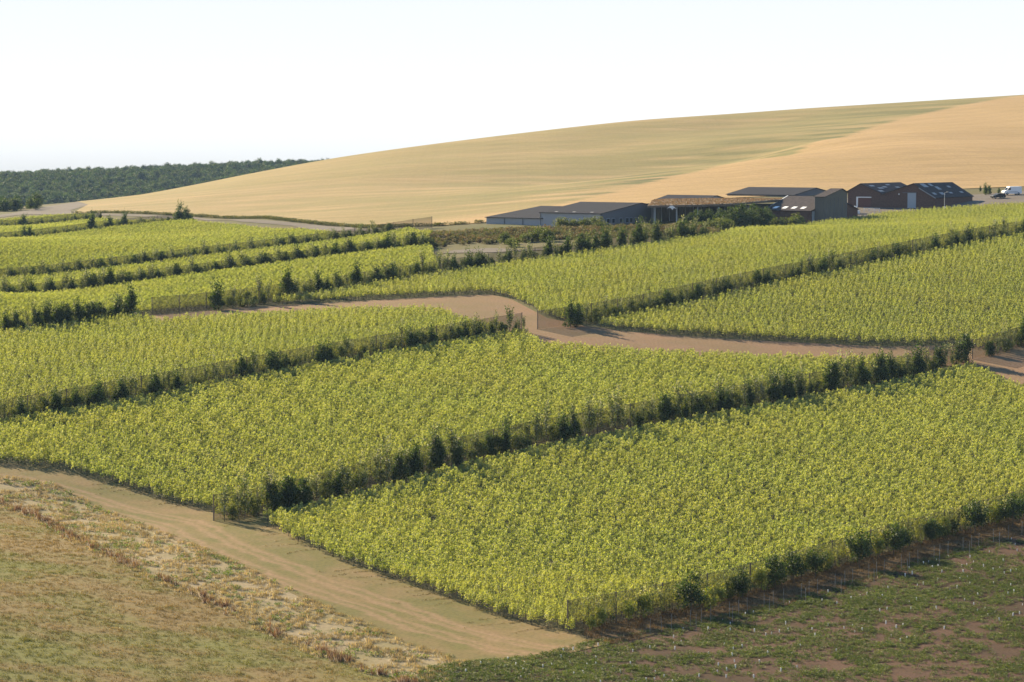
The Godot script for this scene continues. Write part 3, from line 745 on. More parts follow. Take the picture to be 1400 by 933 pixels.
func visitor_wing():
	var c := px(893, 692)
	var t := thing("visitor_wing", Vector3(c.x, 40.2, c.y), deg_to_rad(-6.0))
	tag(t, "glazed visitor wing under a curved overhanging roof planted with reddish sedum", "building")
	# curved roof: outline in plan, a shallow rising sheet with a deep fascia
	var rim := PackedVector2Array()
	for p in [[-1.5, 1.0], [6, 1.6], [13, 1.6], [18.5, -0.6], [23, -4.5], [27, -10.5], [31, -17], [36, -22], [40, -26], [38, -30], [28, -32], [10, -31], [-1.5, -28]]: rim.append(Vector2(p[0], p[1]))
	var roof_y := func(p: Vector2) -> float: return 4.35 + 0.03 * p.x + 0.045 * minf(-p.y, 20.0) - 0.0006 * p.x * p.x
	var mb := MB.new(); var ms := MB.new()
	var idx := Geometry2D.triangulate_polygon(rim)
	for up in 2:
		var k := mb.v.size()
		for p in rim: mb.vert(Vector3(p.x, roof_y.call(p) - 0.55 * (1 - up), p.y), Vector3(0, 1 if up else -1, 0))
		for i in range(0, idx.size(), 3): mb.tri(k + idx[i], k + idx[i + 1], k + idx[i + 2])
	for i in rim.size():
		var p := rim[i]; var q := rim[(i + 1) % rim.size()]
		var dn := Vector3(0, -0.55, 0)
		var pp := Vector3(p.x, roof_y.call(p), p.y); var qq := Vector3(q.x, roof_y.call(q), q.y)
		mb.quad(pp, pp + dn, qq + dn, qq)
	part("roof", mb.mesh(mats["stake wood"]), t)
	var cols := [Color(0.17, 0.115, 0.085), Color(0.19, 0.135, 0.095), Color(0.13, 0.11, 0.06), Color(0.22, 0.15, 0.12)]
	for i in 3600:
		var p := Vector2(rnd(-1.2, 38), rnd(-28, 1.4))
		if not Geometry2D.is_point_in_polygon(p, rim): continue
		var o := Vector3(p.x, roof_y.call(p) + 0.01, p.y)
		for k in 5:
			var ax := (Vector3(rnd(-1, 1), rnd(0.2, 1.2), rnd(-1, 1))).normalized()
			var nn := rand_dir(); nn = (nn - ax * nn.dot(ax)).normalized()
			ms.leaf(o + Vector3(rnd(-0.2, 0.2), 0, rnd(-0.2, 0.2)), ax, nn, rnd(0.15, 0.34), rnd(0.12, 0.24), jitter(cols[rng.randi() % 4], 0.2))
	var sd := part("sedum_planting", ms.mesh(mats["grass blades"]), t); sd.set_meta("kind", "stuff")
	block("back_wall", t, Vector3(-1.0, -2.0, -24), Vector3(25.5, 4.0, -9.0), mats["dark cladding"])
	block("back_wall", t, Vector3(25.504, -2.0, -29), Vector3(34, 4.2, -21.0), mats["dark cladding"])
	block("glazing", t, Vector3(-0.5, -0.5, -8.99), Vector3(24, 3.7, -8.8), mats["dark glass"])
	for k in 12: block("mullion", t, Vector3(-0.4 + k * 2.1, -0.5, -8.79), Vector3(-0.26 + k * 2.1, 3.7, -8.66), mats["grey door"])
	for x in [0.3, 6.0, 11.5, 17.0]: block("column", t, Vector3(x, -1.5, 0.1), Vector3(x + 0.32, 3.85, 0.42), mats["grey door"])
	for k in 14: block("balustrade_post", t, Vector3(8.0 + k * 1.2, -1.0, 1.3), Vector3(8.06 + k * 1.2, 1.15, 1.36), mats["grey door"])
	block("handrail", t, Vector3(7.9, 1.15, 1.28), Vector3(24.0, 1.22, 1.38), mats["grey door"])
	# pale bird-like emblem hung under the roof edge
	mb = MB.new()
	var wing := PackedVector2Array([Vector2(0.0, 3.3), Vector2(0.9, 4.0), Vector2(1.5, 4.1), Vector2(2.1, 3.7), Vector2(2.6, 3.2), Vector2(2.0, 3.45), Vector2(1.7, 3.3), Vector2(1.6, 2.9), Vector2(1.2, 3.3), Vector2(0.8, 3.55)])
	mb.prism(wing, 0.0, 0.08)
	var e := part("emblem", mb.mesh(mats["white paint"]), t)
	e.position = Vector3(3.6, 0.2, 1.72); e.rotation.y = PI / 2.0
	var c2 := px(973, 690)
	var pb := thing("planter_box", Vector3(c2.x, 40.9, c2.y), deg_to_rad(-4))
	tag(pb, "brown slatted timber planter box in front of the visitor wing", "planter")
	for k in 5: block("slat", pb, Vector3(-1.7, -0.6 + k * 0.36, 0), Vector3(1.7, -0.28 + k * 0.36, 0.08), mats["timber slat"])
	block("box", pb, Vector3(-1.68, -1.2, -0.9), Vector3(1.68, 1.15, -0.01), mats["timber slat"])

func wheel(t: Node, x: float, y: float, z: float, r: float, out: float):
	var mb := MB.new(); mb.tube(Vector3(x, y, z), Vector3(x, y, z + out * 0.22), r, r, 16)
	var w := part("wheel", mb.mesh(mats["tyre"]), t)
	mb = MB.new(); mb.tube(Vector3(x, y, z + out * 0.2), Vector3(x, y, z + out * 0.235), r * 0.6, r * 0.55, 12)
	part("rim", mb.mesh(mats["pale stake"]), w)

func shell(t: Node, called: String, outline: Array, z0: float, z1: float, inset: float, m: Material) -> MeshInstance3D:
	# outline in (x, y) swept across z with chamfered sides
	var mb := MB.new()
	var pts := PackedVector2Array()
	for p in outline: pts.append(Vector2(p[0], p[1]))
	var small := Geometry2D.offset_polygon(pts, -inset)
	var inn: PackedVector2Array = small[0] if small.size() and small[0].size() == pts.size() else pts
	var near := 0; var bd := 1e9
	for k in inn.size():
		if inn[k].distance_to(pts[0]) < bd: bd = inn[k].distance_to(pts[0]); near = k
	var cnt := pts.size()
	var rings := []
	for s in [[z0, true], [z0 + inset, false], [z1 - inset, false], [z1, true]]:
		var r := []
		for k in cnt:
			var p: Vector2 = inn[(k + near) % cnt] if s[1] else pts[k]
			r.append(Vector3(p.x, p.y, s[0]))
		rings.append(r)
	for q in 3:
		for k in cnt: mb.quad(rings[q][k], rings[q][(k + 1) % cnt], rings[q + 1][(k + 1) % cnt], rings[q + 1][k])
	var idx := Geometry2D.triangulate_polygon(pts)
	for q in [0, 3]:
		var k0 := mb.v.size()
		for p in rings[q]: mb.vert(p, Vector3(0, 0, -1 if q == 0 else 1))
		for i in range(0, idx.size(), 3): mb.tri(k0 + idx[i], k0 + idx[i + 1], k0 + idx[i + 2])
	return part(called, mb.mesh(m), t)

func van(at: Vector2):
	var t := thing("panel_van", ground(at.x, at.y, 0.06), deg_to_rad(15))
	tag(t, "white high-roofed panel van parked at the end of the farm yard", "van")
	shell(t, "body", [[-2.75, 0.45], [-2.8, 0.9], [-2.7, 1.15], [-1.95, 1.35], [-1.25, 2.25], [-0.9, 2.45], [2.6, 2.5], [2.75, 2.35], [2.8, 0.5], [2.6, 0.38], [-2.6, 0.38]], -1.0, 1.0, 0.12, mats["white paint"])
	var mb := MB.new()
	mb.quad(Vector3(-1.97, 1.4, -0.8), Vector3(-1.97, 1.4, 0.8), Vector3(-1.36, 2.17, 0.76), Vector3(-1.36, 2.17, -0.76))
	part("windscreen", mb.mesh(mats["dark glass"]), t).position = Vector3(-0.03, 0.02, 0)
	mb = MB.new()
	mb.quad(Vector3(-1.75, 1.42, 1.006), Vector3(-0.75, 1.42, 1.006), Vector3(-0.75, 2.08, 1.006), Vector3(-1.28, 2.08, 1.006))
	part("side_window", mb.mesh(mats["dark glass"]), t)
	for z in [-0.8, 0.55]: block("headlight", t, Vector3(-2.79, 0.9, z), Vector3(-2.66, 1.1, z + 0.28), mats["skylight sheet"])
	block("bumper", t, Vector3(-2.87, 0.42, -0.95), Vector3(-2.7, 0.68, 0.95), mats["dark cladding"])
	block("side_strip", t, Vector3(-1.4, 0.8, 1.004), Vector3(1.5, 0.92, 1.03), mats["dark cladding"])
	for x in [-1.8, 1.75]:
		wheel(t, x, 0.36, 0.82, 0.36, 1.0); wheel(t, x, 0.36, -0.82, 0.36, -1.0)

func car(at: Vector2):
	var t := thing("dark_car", ground(at.x, at.y, 0.06), deg_to_rad(20))
	tag(t, "dark low car parked by the bush beside the white van", "car")
	shell(t, "body", [[-2.05, 0.32], [-2.1, 0.65], [-1.95, 0.82], [-0.95, 0.95], [-0.35, 1.4], [0.95, 1.42], [1.6, 1.05], [2.05, 0.95], [2.1, 0.4], [1.95, 0.28], [-1.95, 0.28]], -0.86, 0.86, 0.1, mats["dark paint"])
	var mb := MB.new()
	mb.quad(Vector3(-0.8, 0.97, 0.866), Vector3(1.3, 0.97, 0.866), Vector3(0.85, 1.34, 0.866), Vector3(-0.3, 1.34, 0.866))
	part("side_window", mb.mesh(mats["dark glass"]), t)
	for z in [-0.7, 0.45]: block("headlight", t, Vector3(-2.11, 0.62, z), Vector3(-1.96, 0.76, z + 0.25), mats["skylight sheet"])
	for x in [-1.3, 1.3]:
		wheel(t, x, 0.31, 0.68, 0.31, 1.0); wheel(t, x, 0.31, -0.68, 0.31, -1.0)

func vineyard():
	rng.seed = 101
	var near := []; var mid := []; var far := []
	for k in 5:
		var mb := MB.new(); vine_foliage(mb, 46, 0.14); vine_trunk(mb); near.append(mb.mesh(mats["vine leaves"]))
	for k in 4:
		var mb := MB.new(); vine_foliage(mb, 34, 0.16); vine_trunk(mb); mid.append(mb.mesh(mats["vine leaves"]))
	for k in 3:
		var mb := MB.new(); vine_foliage(mb, 28, 0.175); vine_trunk(mb); far.append(mb.mesh(mats["vine leaves"]))
	var blocks := [
		[f1, near, "leafy vineyard block between the mown headland and the newly planted plot", 1.0],
		[f2, near, "leafy vineyard block along the curved mown headland, behind the bushy windbreak", 1.0],
		[f3, mid, "vineyard block behind the dark-shrubbed windbreak, below the narrow brown path", 0.97],
		[f5, mid, "vineyard block above the brown farm path, below the clipped diagonal windbreak", 0.97],
		[f4, mid, "wide vineyard block running up to the brick barns and winery bank", 0.95],
		[f6, far, "narrow vineyard strip between two bushy windbreaks below the gravel yard", 0.92],
		[f7, far, "narrow vineyard strip ending at the left tip of the rough bank", 0.9],
		[f8, far, "broad vineyard block beside the gravel track under the wheat hill", 0.9],
		[f9, far, "small vineyard block between the two windbreaks nearest the gravel track bend", 0.95],
		[f10, far, "last vineyard corner beside the gravel track under the far wood", 0.95]]
	var ready: Array = []
	for b in blocks:
		var poly := to_poly(b[0])
		var n0 := 1e9; var n1 := -1e9; var u0 := 1e9; var u1 := -1e9
		for p in poly:
			n0 = minf(n0, p.dot(NN)); n1 = maxf(n1, p.dot(NN)); u0 = minf(u0, p.dot(U)); u1 = maxf(u1, p.dot(U))
		var step := 1.0
		var gap := 1.8
		var places := []; var tints := []
		var n := n0 + 0.4
		while n < n1:
			var u := u0 + rnd(0, step)
			while u < u1:
				var p := un(u, n)
				u += step * rnd(0.9, 1.1)
				if not Geometry2D.is_point_in_polygon(p, poly): continue
				if absf(p.x) > -p.y * 0.24 + 8.0: continue
				if rng.randf() < 0.012: continue
				var v := noise.get_noise_2d(p.x * 1.7, p.y * 1.7)
				var s := rnd(0.76, 0.94) * (1.0 + v * 0.1)
				var bas := Basis(Vector3.UP, atan2(-U.y, U.x) + rnd(-0.12, 0.12) + (PI if rng.randf() < 0.5 else 0.0)).scaled(Vector3(rnd(0.84, 1.0), s, rnd(0.75, 1.05)))
				places.append(Transform3D(bas, ground(p.x, p.y)))
				var q := noise2.get_noise_2d(p.x * 0.5, p.y * 0.5)
				var f := float(b[3]) * (1.0 + q * 0.1 + rnd(-0.1, 0.1))
				tints.append(Color(f * (0.97 + v * 0.06), f, f))
			n += gap
		if b[0] == f1:
			# the vines that show largest are things of their own
			var order := range(places.size())
			order.sort_custom(func(i, j): return places[i].origin.z > places[j].origin.z)
			var keep := {}
			for i in 300: keep[order[i]] = true
			ready = []
			var rp := []; var rt := []
			for i in places.size():
				if keep.has(i): ready.append(places[i])
				else: rp.append(places[i]); rt.append(tints[i])
			places = rp; tints = rt
		many("vineyard_block", b[1], places, tints, b[2], "vineyard")
	var fol := []; var mbt := MB.new(); vine_trunk(mbt)
	var tm := mbt.mesh(mats["bark"])
	for k in 5:
		var mb := MB.new(); vine_foliage(mb, 46, 0.14); fol.append(mb.mesh(mats["vine leaves"]))
	var protos := []
	for k in 5:
		var t := Node3D.new()
		part("foliage", fol[k], t); part("trunk", tm, t)
		protos.append(t)
	var f1p := to_poly(f1)
	for i in ready.size():
		var o: Node3D = protos[i % 5].duplicate()
		o.name = numbered("grapevine"); add_child(o)
		o.transform = ready[i]
		var at := Vector2(o.position.x, o.position.z)
		var edge := 1e9
		for k in 6: edge = minf(edge, at.distance_to(Geometry2D.get_closest_point_to_segment(at, f1p[k], f1p[k + 1])))
		if edge < 1.6: tag(o, "grapevine at a row end facing the mown headland, front block corner", "grapevine", "grapevines at the row ends of the front corner")
		elif at.dot(NN) < 177.5: tag(o, "grapevine in the row along the netting beside the newly planted plot", "grapevine", "grapevines of the outermost row")
		else: tag(o, "grapevine inside the front corner of the block beside the newly planted plot", "grapevine", "grapevines inside the front corner")
	for t in protos: t.free()

const DARK := [Color(0.06, 0.085, 0.03), Color(0.045, 0.065, 0.025), Color(0.08, 0.105, 0.04)]
const OLIVE := [Color(0.105, 0.12, 0.04), Color(0.08, 0.095, 0.035), Color(0.14, 0.145, 0.055)]
const PALE := [Color(0.16, 0.18, 0.08), Color(0.12, 0.14, 0.055), Color(0.32, 0.31, 0.22), Color(0.09, 0.115, 0.04)]
const SILVER := [Color(0.26, 0.27, 0.14), Color(0.2, 0.22, 0.1), Color(0.36, 0.35, 0.24), Color(0.15, 0.17, 0.06)]
const GOLDEN := [Color(0.26, 0.27, 0.05), Color(0.19, 0.21, 0.045), Color(0.31, 0.29, 0.06)]

var plant_kinds := {}

func plant_proto(kind: String, crown_mesh: Mesh, trunk_h: float, r: float):
	var t := Node3D.new()
	part("crown", crown_mesh, t)
	var mb := MB.new()
	mb.tube(Vector3(0, -0.3, 0), Vector3(0.04, trunk_h * 0.5, 0.02), r, r * 0.75, 6)
	mb.tube(Vector3(0.04, trunk_h * 0.5, 0.02), Vector3(0, trunk_h, 0), r * 0.75, r * 0.4, 6)
	for k in 4:
		var a := TAU * k / 4.0 + 0.5
		mb.tube(Vector3(0.02, trunk_h * (0.45 + 0.1 * k), 0), Vector3(cos(a) * trunk_h * 0.22, trunk_h * (0.75 + 0.1 * k), sin(a) * trunk_h * 0.22), r * 0.5, r * 0.2, 5)
	part("trunk", mb.mesh(mats["bark"]), t)
	if not plant_kinds.has(kind): plant_kinds[kind] = []
	plant_kinds[kind].append(t)

func plant(kind: String, at: Vector2, size: float, called: String, label: String, category: String, group: String):
	var list: Array = plant_kinds[kind]
	var o: Node3D = list[rng.randi() % list.size()].duplicate()
	o.name = numbered(called); add_child(o)
	o.position = ground(at.x, at.y); o.rotation.y = rnd(0, TAU)
	o.scale = Vector3(size * rnd(0.9, 1.12), size * 1.1, size * rnd(0.9, 1.12))
	tag(o, label, category, group)

func net_fence(u0: float, u1: float, n: float, h: float, label: String):
	var a := un(u0, n)
	var t := thing("windbreak_net", ground(a.x, a.y))
	tag(t, label, "windbreak fence", "netting windbreaks along the hedges")
	var cnt := maxi(1, int(round((u1 - u0) / 7.0)))
	for i in cnt + 1:
		var p := un(lerpf(u0, u1, i / float(cnt)), n)
		var g := ground(p.x, p.y) - t.position
		var mb := MB.new()
		mb.tube(g + Vector3(0, -0.4, 0), g + Vector3(0, h + 0.1, 0), 0.085, 0.075, 7)
		part("post", mb.mesh(mats["stake wood"]), t)
		if i == cnt: break
		var q := un(lerpf(u0, u1, (i + 1) / float(cnt)), n)
		var mn := MB.new()
		var k := 4
		for s in k:
			var p0 := p.lerp(q, s / float(k)); var p1 := p.lerp(q, (s + 1) / float(k))
			var g0 := ground(p0.x, p0.y) - t.position; var g1 := ground(p1.x, p1.y) - t.position
			var sag := 0.05
			mn.quad(g0 + Vector3(0, 0.05, 0), g1 + Vector3(0, 0.05, 0), g1 + Vector3(0, h - sag * (1.0 - absf((s + 1) * 2.0 / k - 1.0)), 0), g0 + Vector3(0, h - sag * (1.0 - absf(s * 2.0 / k - 1.0)), 0))
		part("net_panel", mn.mesh(mats["windbreak net"]), t)
		var mw := MB.new()
		var ga := ground(p.x, p.y, h) - t.position; var gb := ground(q.x, q.y, h) - t.position
		mw.tube(ga, gb, 0.02, 0.02, 4)
		part("wire", mw.mesh(mats["stake wood"]), t)

func windbreaks():
	rng.seed = 303
	for k in 6:
		var mb := MB.new(); sapling_crown(mb, rnd(3.4, 4.4), rnd(0.6, 1.0), 24, 0.2, PALE); plant_proto("sapling", mb.mesh(mats["sapling leaves"]), 3.2, 0.045)
	for k in 4:
		var mb := MB.new(); sapling_crown(mb, rnd(3.0, 3.8), rnd(0.5, 0.8), 16, 0.2, SILVER); plant_proto("whip", mb.mesh(mats["vine leaves"]), 3.0, 0.04)
	for k in 5:
		var mb := MB.new(); crown(mb, 1300, 34, rnd(0.9, 1.4), 0.1, rnd(2.2, 3.1), 0.19, DARK, 0.5, 0.3); sapling_crown(mb, rnd(3.0, 4.0), rnd(0.7, 1.1), 26, 0.2, DARK); plant_proto("dark", mb.mesh(mats["shrub leaves"]), 2.2, 0.07)
	for k in 5:
		var mb := MB.new(); crown(mb, 900, 34, rnd(0.8, 1.1), 0.1, rnd(1.9, 2.5), 0.18, OLIVE, 0.2, 0.36); plant_proto("olive", mb.mesh(mats["shrub leaves"]), 1.6, 0.05)
	for k in 4:
		var mb := MB.new(); crown(mb, 1500, 40, rnd(1.1, 1.3), 0.7, rnd(2.7, 3.1), 0.18, DARK, 0.15, 0.36); plant_proto("round", mb.mesh(mats["shrub leaves"]), 1.8, 0.07)
	for k in 4:
		var mb := MB.new(); crown(mb, 1000, 30, rnd(0.85, 1.1), 0.6, rnd(2.4, 2.9), 0.18, GOLDEN, 0.3, 0.36); plant_proto("golden", mb.mesh(mats["sapling leaves"]), 1.7, 0.05)
	for k in 3:
		var mb := MB.new(); crown(mb, 4200, 60, rnd(2.6, 3.2), 0.4, rnd(5.2, 6.4), 0.3, DARK, 0.25, 0.3); plant_proto("broadleaf", mb.mesh(mats["shrub leaves"]), 3.6, 0.2)
	for k in 3:
		var mb := MB.new(); crown(mb, 2200, 50, rnd(1.6, 2.2), 0.0, rnd(1.9, 2.6), 0.24, OLIVE, 0.1, 0.34); plant_proto("bush", mb.mesh(mats["shrub leaves"]), 1.2, 0.08)
	# [n, u0, u1, where, share of dark shrubs, share of saplings, height]
	var rows := [
		[242.0, 202.5, 360.0, "in the hedge between the two front vineyard blocks", 0.14, 0.55, 1.0],
		[242.0, 366.0, 404.0, "in the hedge across the path from the front hedge", 0.1, 0.6, 0.95],
		[307.0, 214.0, 323.0, "in the hedge behind the curved-headland vineyard block", 0.2, 0.45, 0.92],
		[307.0, 334.0, 500.0, "in the diagonal hedge above the brown path", 0.22, 0.38, 0.86],
		[375.0, 252.0, 293.0, "in the clumpy hedge left of the netting gap", 0.3, 0.4, 1.0],
		[375.0, 316.0, 455.0, "in the hedge running up to the rough winery bank", 0.2, 0.5, 0.95]]
	for r in rows:
		var u: float = r[1]
		while u < r[2]:
			var p := un(u, r[0] + rnd(-0.5, 0.5))
			var clump := noise2.get_noise_2d(u * 0.7, r[0])
			var q := rng.randf() - clump * 0.5
			if absf(p.x) < -p.y * 0.2:
				if q < r[4]: plant("dark", p, rnd(0.65, 1.3) * r[6], "windbreak_shrub", "dense dark green shrub " + r[3], "shrub", "dark shrubs " + r[3])
				elif q < r[4] + r[5]: plant("sapling", p, (rnd(0.65, 1.0) if rng.randf() < 0.6 else rnd(1.0, 1.4)) * r[6], "windbreak_sapling", "slender pale-leaved sapling " + r[3], "sapling", "saplings " + r[3])
				else: plant("olive", p, rnd(0.6, 1.25) * r[6], "low_shrub", "low olive-green shrub " + r[3], "shrub", "low shrubs " + r[3])
			u += rnd(0.6, 1.55)
	# the dark dense ones that stand out in the front hedge
	for d in hedge_dark:
		var where: String = ["of the hedge between the two front vineyard blocks", "of the hedge behind the curved-headland block", "of the diagonal hedge above the brown path", "of the hedge left of the netting gap", "of the hedge running up to the winery bank", "of the far hedges near the gravel track"][d[3]]
		plant("dark", Vector2(d[0], d[1]), d[2], "windbreak_shrub", "tall bushy dark shrub standing out " + where, "shrub", "tall dark shrubs " + where)
	# hedge beside the newly planted plot
	var u := 191.5
	while u < 275.0:
		var p := un(u, 173.4 + rnd(-0.4, 0.4))
		if absf(p.x) < -p.y * 0.2:
			var q := rng.randf()
			if q < 0.72: plant("whip", p, rnd(0.7, 0.98), "windbreak_sapling", "slender grey-leaved sapling behind the round trees of the dry verge", "sapling", "saplings behind the verge trees")
			elif q < 0.8: plant("olive", p, rnd(0.7, 1.0), "low_shrub", "low olive shrub tucked among the verge saplings", "shrub", "low shrubs behind the verge trees")
		u += rnd(0.75, 1.3)
	for d in verge_trees:
		if d[3] == 0: plant("round", Vector2(d[0], d[1]), d[2] * 1.15, "round_tree", "dark round-headed young tree on the dry grass verge", "tree", "young trees on the verge")
		else: plant("golden", Vector2(d[0], d[1]), d[2] * 1.1, "golden_tree", "small yellow-green young tree on the dry grass verge", "tree", "yellow-green young trees on the verge")
	# netting
	net_fence(189.6, 276.0, 174.1, 3.1, "brown windbreak netting on posts behind the round verge trees")
	net_fence(201.9, 360.6, 243.2, 3.2, "windbreak netting on posts through the hedge between the front blocks")
	net_fence(362.0, 405.0, 242.6, 3.2, "windbreak netting crossing the path end beside the tallest hedge tree")
	net_fence(215.0, 324.0, 308.2, 3.2, "windbreak netting ending at the bend of the brown path")
	net_fence(327.9, 500.0, 308.2, 3.2, "windbreak netting with a bare end panel beside the brown path bend")
	net_fence(298.3, 330.0, 376.2, 3.2, "windbreak netting with bare panel at the narrow end of the brown path")
	net_fence(330.0, 455.0, 376.2, 3.0, "windbreak netting in the hedge that runs up to the winery bank")
	net_fence(291.0, 433.0, 441.2, 3.0, "windbreak netting between the two narrow vineyard strips")
	net_fence(334.0, 497.0, 506.2, 3.0, "windbreak netting with bare end beside the gravel track and wheat")
	net_fence(442.0, 549.0, 671.2, 3.0, "windbreak netting ending at two shrubs by the gravel track")
	net_fence(503.0, 580.0, 761.2, 3.0, "farthest windbreak netting ending at the gravel track bend")
	# far hedges, too small to count
	var shapes := []
	for kind in ["sapling", "dark", "olive"]: shapes.append(plant_kinds[kind][0].get_child(0).mesh); shapes.append(plant_kinds[kind][1].get_child(0).mesh)
	for r in [[440.0, 291.0, 433.0, "bushy hedge between the two narrow vineyard strips", 1.2], [505.0, 334.0, 482.0, "low thin hedge in front of the broad far vineyard block", 1.0], [670.0, 442.0, 549.0, "far hedge ending beside the gravel track, dotted with shrubs", 0.75], [760.0, 503.0, 580.0, "farthest hedge at the gravel track bend", 0.75]]:
		var places := []; var tints := []
		u = r[1]
		while u < r[2]:
			var p := un(u, r[0] + rnd(-0.6, 0.6))
			u += rnd(0.55, 1.1)
			var s: float = rnd(0.65, 1.15) * float(r[4])
			places.append(Transform3D(Basis(Vector3.UP, rnd(0, TAU)).scaled(Vector3(s, s, s)), ground(p.x, p.y)))
			var f := rnd(0.8, 1.15); tints.append(Color(f, f, f))
		many("far_hedge", shapes, places, tints, r[3], "hedge")
	# planting round the winery
	for d in bank_bushes: plant("bush", Vector2(d[0], d[1]), d[2], "bank_bush", "rounded green bush on the rough bank below the winery", "bush", "bushes on the winery bank")
	for d in wing_trees: plant("broadleaf", Vector2(d[0], d[1]), d[2], "broadleaf_tree", "dark bushy tree in front of the visitor wing and low barn", "tree", "trees by the visitor wing")
	for d in yard_bushes: plant("dark", Vector2(d[0], d[1]), d[2], "yard_bush", "dark bush at the end of the brick barns by the dark car", "bush", "bushes by the parked car")
	# reddish scrub on the bank
	var heath := []
	for k in 4:
		var mb := MB.new(); crown(mb, 260, 12, 0.75, 0.0, 0.95, 0.2, [Color(0.14, 0.095, 0.075), Color(0.115, 0.095, 0.06), Color(0.18, 0.13, 0.1), Color(0.1, 0.105, 0.05)], 0.0, 0.4); heath.append(mb.mesh(mats["shrub leaves"]))
	var pl := []; var ti := []
	for i in 4200:
		var p := Vector2(rnd(-32, 50), rnd(-678, -585))
		var d := p.distance_to(Geometry2D.get_closest_point_to_segment(p, Vector2(-14, -648), Vector2(38, -644)))
		if d > 27.0 + noise2.get_noise_2d(p.x, p.y) * 16.0 or (p.x < 4.0 and p.y > -594.0 + noise2.get_noise_2d(p.x, p.y) * 10.0): continue
		var s := rnd(0.6, 1.3)
		pl.append(Transform3D(Basis(Vector3.UP, rnd(0, TAU)).scaled(Vector3(s, s * rnd(0.7, 1.2), s)), ground(p.x, p.y)))
		var g := noise.get_noise_2d(p.x * 4.0, p.y * 4.0)
		ti.append(Color(1.0 + g * 0.12, 1.0 - g * 0.1, 1.0) * rnd(0.85, 1.2))
	many("bank_scrub", heath, pl, ti, "reddish-brown scrub covering the rough bank below the winery", "scrub")
	for kind in plant_kinds:
		for t in plant_kinds[kind]: t.free()

func far_wood():
	rng.seed = 404
	var shapes := []
	for k in 4:
		var mb := MB.new(); crown(mb, 1100, 26, rnd(4.0, 5.2), 0.5, rnd(9, 12), 0.95, [Color(0.05, 0.07, 0.03), Color(0.04, 0.06, 0.025), Color(0.07, 0.085, 0.035)], 0.2, 0.42); shapes.append(mb.mesh(mats["shrub leaves"]))
	var pl := []; var ti := []
	for i in 17000:
		var z := rnd(-2520, -1960); var x := rnd(-620, -60)
		if absf(x) > -z * 0.26: continue
		if z < -2000.0 and noise.get_noise_2d(x * 0.6, z * 0.6) > 0.33 and x > -350.0: continue
		var s := rnd(0.35, 0.8)
		pl.append(Transform3D(Basis(Vector3.UP, rnd(0, TAU)).scaled(Vector3(s, s * rnd(0.7, 1.2), s)), ground(x, z)))
		var f := rnd(0.6, 1.35) * (1.0 + noise.get_noise_2d(x, z) * 0.5); ti.append(Color(f * rnd(0.9, 1.1), f, f * 0.95))
	many("far_wood", shapes, pl, ti, "dark wooded ridge far behind the wheat hill", "wood")
	pl = []; ti = []
	var rough := []
	for k in 3:
		var mb := MB.new(); weed(mb, 60, 0.9, 0.8, 0.35, [Color(0.09, 0.09, 0.035), Color(0.06, 0.07, 0.025), Color(0.15, 0.12, 0.06)]); rough.append(mb.mesh(mats["shrub leaves"]))
	var foot := to_poly(wheat)
	for i in 8:
		var len := foot[i].distance_to(foot[i + 1])
		for k in int(len * 2.2):
			var p := foot[i].lerp(foot[i + 1], rng.randf()) + Vector2(rnd(-1.2, 1.2), rnd(-1.2, 1.2))
			var s := rnd(0.5, 1.1)
			pl.append(Transform3D(Basis(Vector3.UP, rnd(0, TAU)).scaled(Vector3(s, s, s)), ground(p.x, p.y)))
			ti.append(Color(1, 1, 1))
	many("field_margin", rough, pl, ti, "dark rough grass margin between the gravel track and the wheat", "grass")
	pl = []; ti = []
	for i in 60:
		var d := rnd(1060, 1130)
		var p := Vector2(-d * rnd(0.18, 0.21), -d)
		var s := rnd(0.25, 0.55)
		pl.append(Transform3D(Basis(Vector3.UP, rnd(0, TAU)).scaled(Vector3(s, s, s)), ground(p.x, p.y)))
		var f := rnd(0.9, 1.4); ti.append(Color(f, f, f))
	many("thicket", shapes, pl, ti, "green thicket beyond the last vineyard corner, below the far wood", "thicket")

func scatter(poly: PackedVector2Array, cnt: int, ok: Callable, size0: float, size1: float, tint: Callable) -> Array:
	var lo := poly[0]; var hi := poly[0]
	for p in poly:
		lo = Vector2(minf(lo.x, p.x), minf(lo.y, p.y)); hi = Vector2(maxf(hi.x, p.x), maxf(hi.y, p.y))
	var pl := []; var ti := []
	for i in cnt:
		var p := Vector2(rnd(lo.x, hi.x), rnd(lo.y, hi.y))
		if absf(p.x) > -p.y * 0.25: continue
		if not Geometry2D.is_point_in_polygon(p, poly): continue
		var o: float = ok.call(p)
		if o <= 0.0: continue
		var s := rnd(size0, size1) * o
		pl.append(Transform3D(Basis(Vector3.UP, rnd(0, TAU)).scaled(Vector3(s, s * rnd(0.8, 1.2), s)), ground(p.x, p.y, 0.02)))
		ti.append(tint.call(p))
	return [pl, ti]

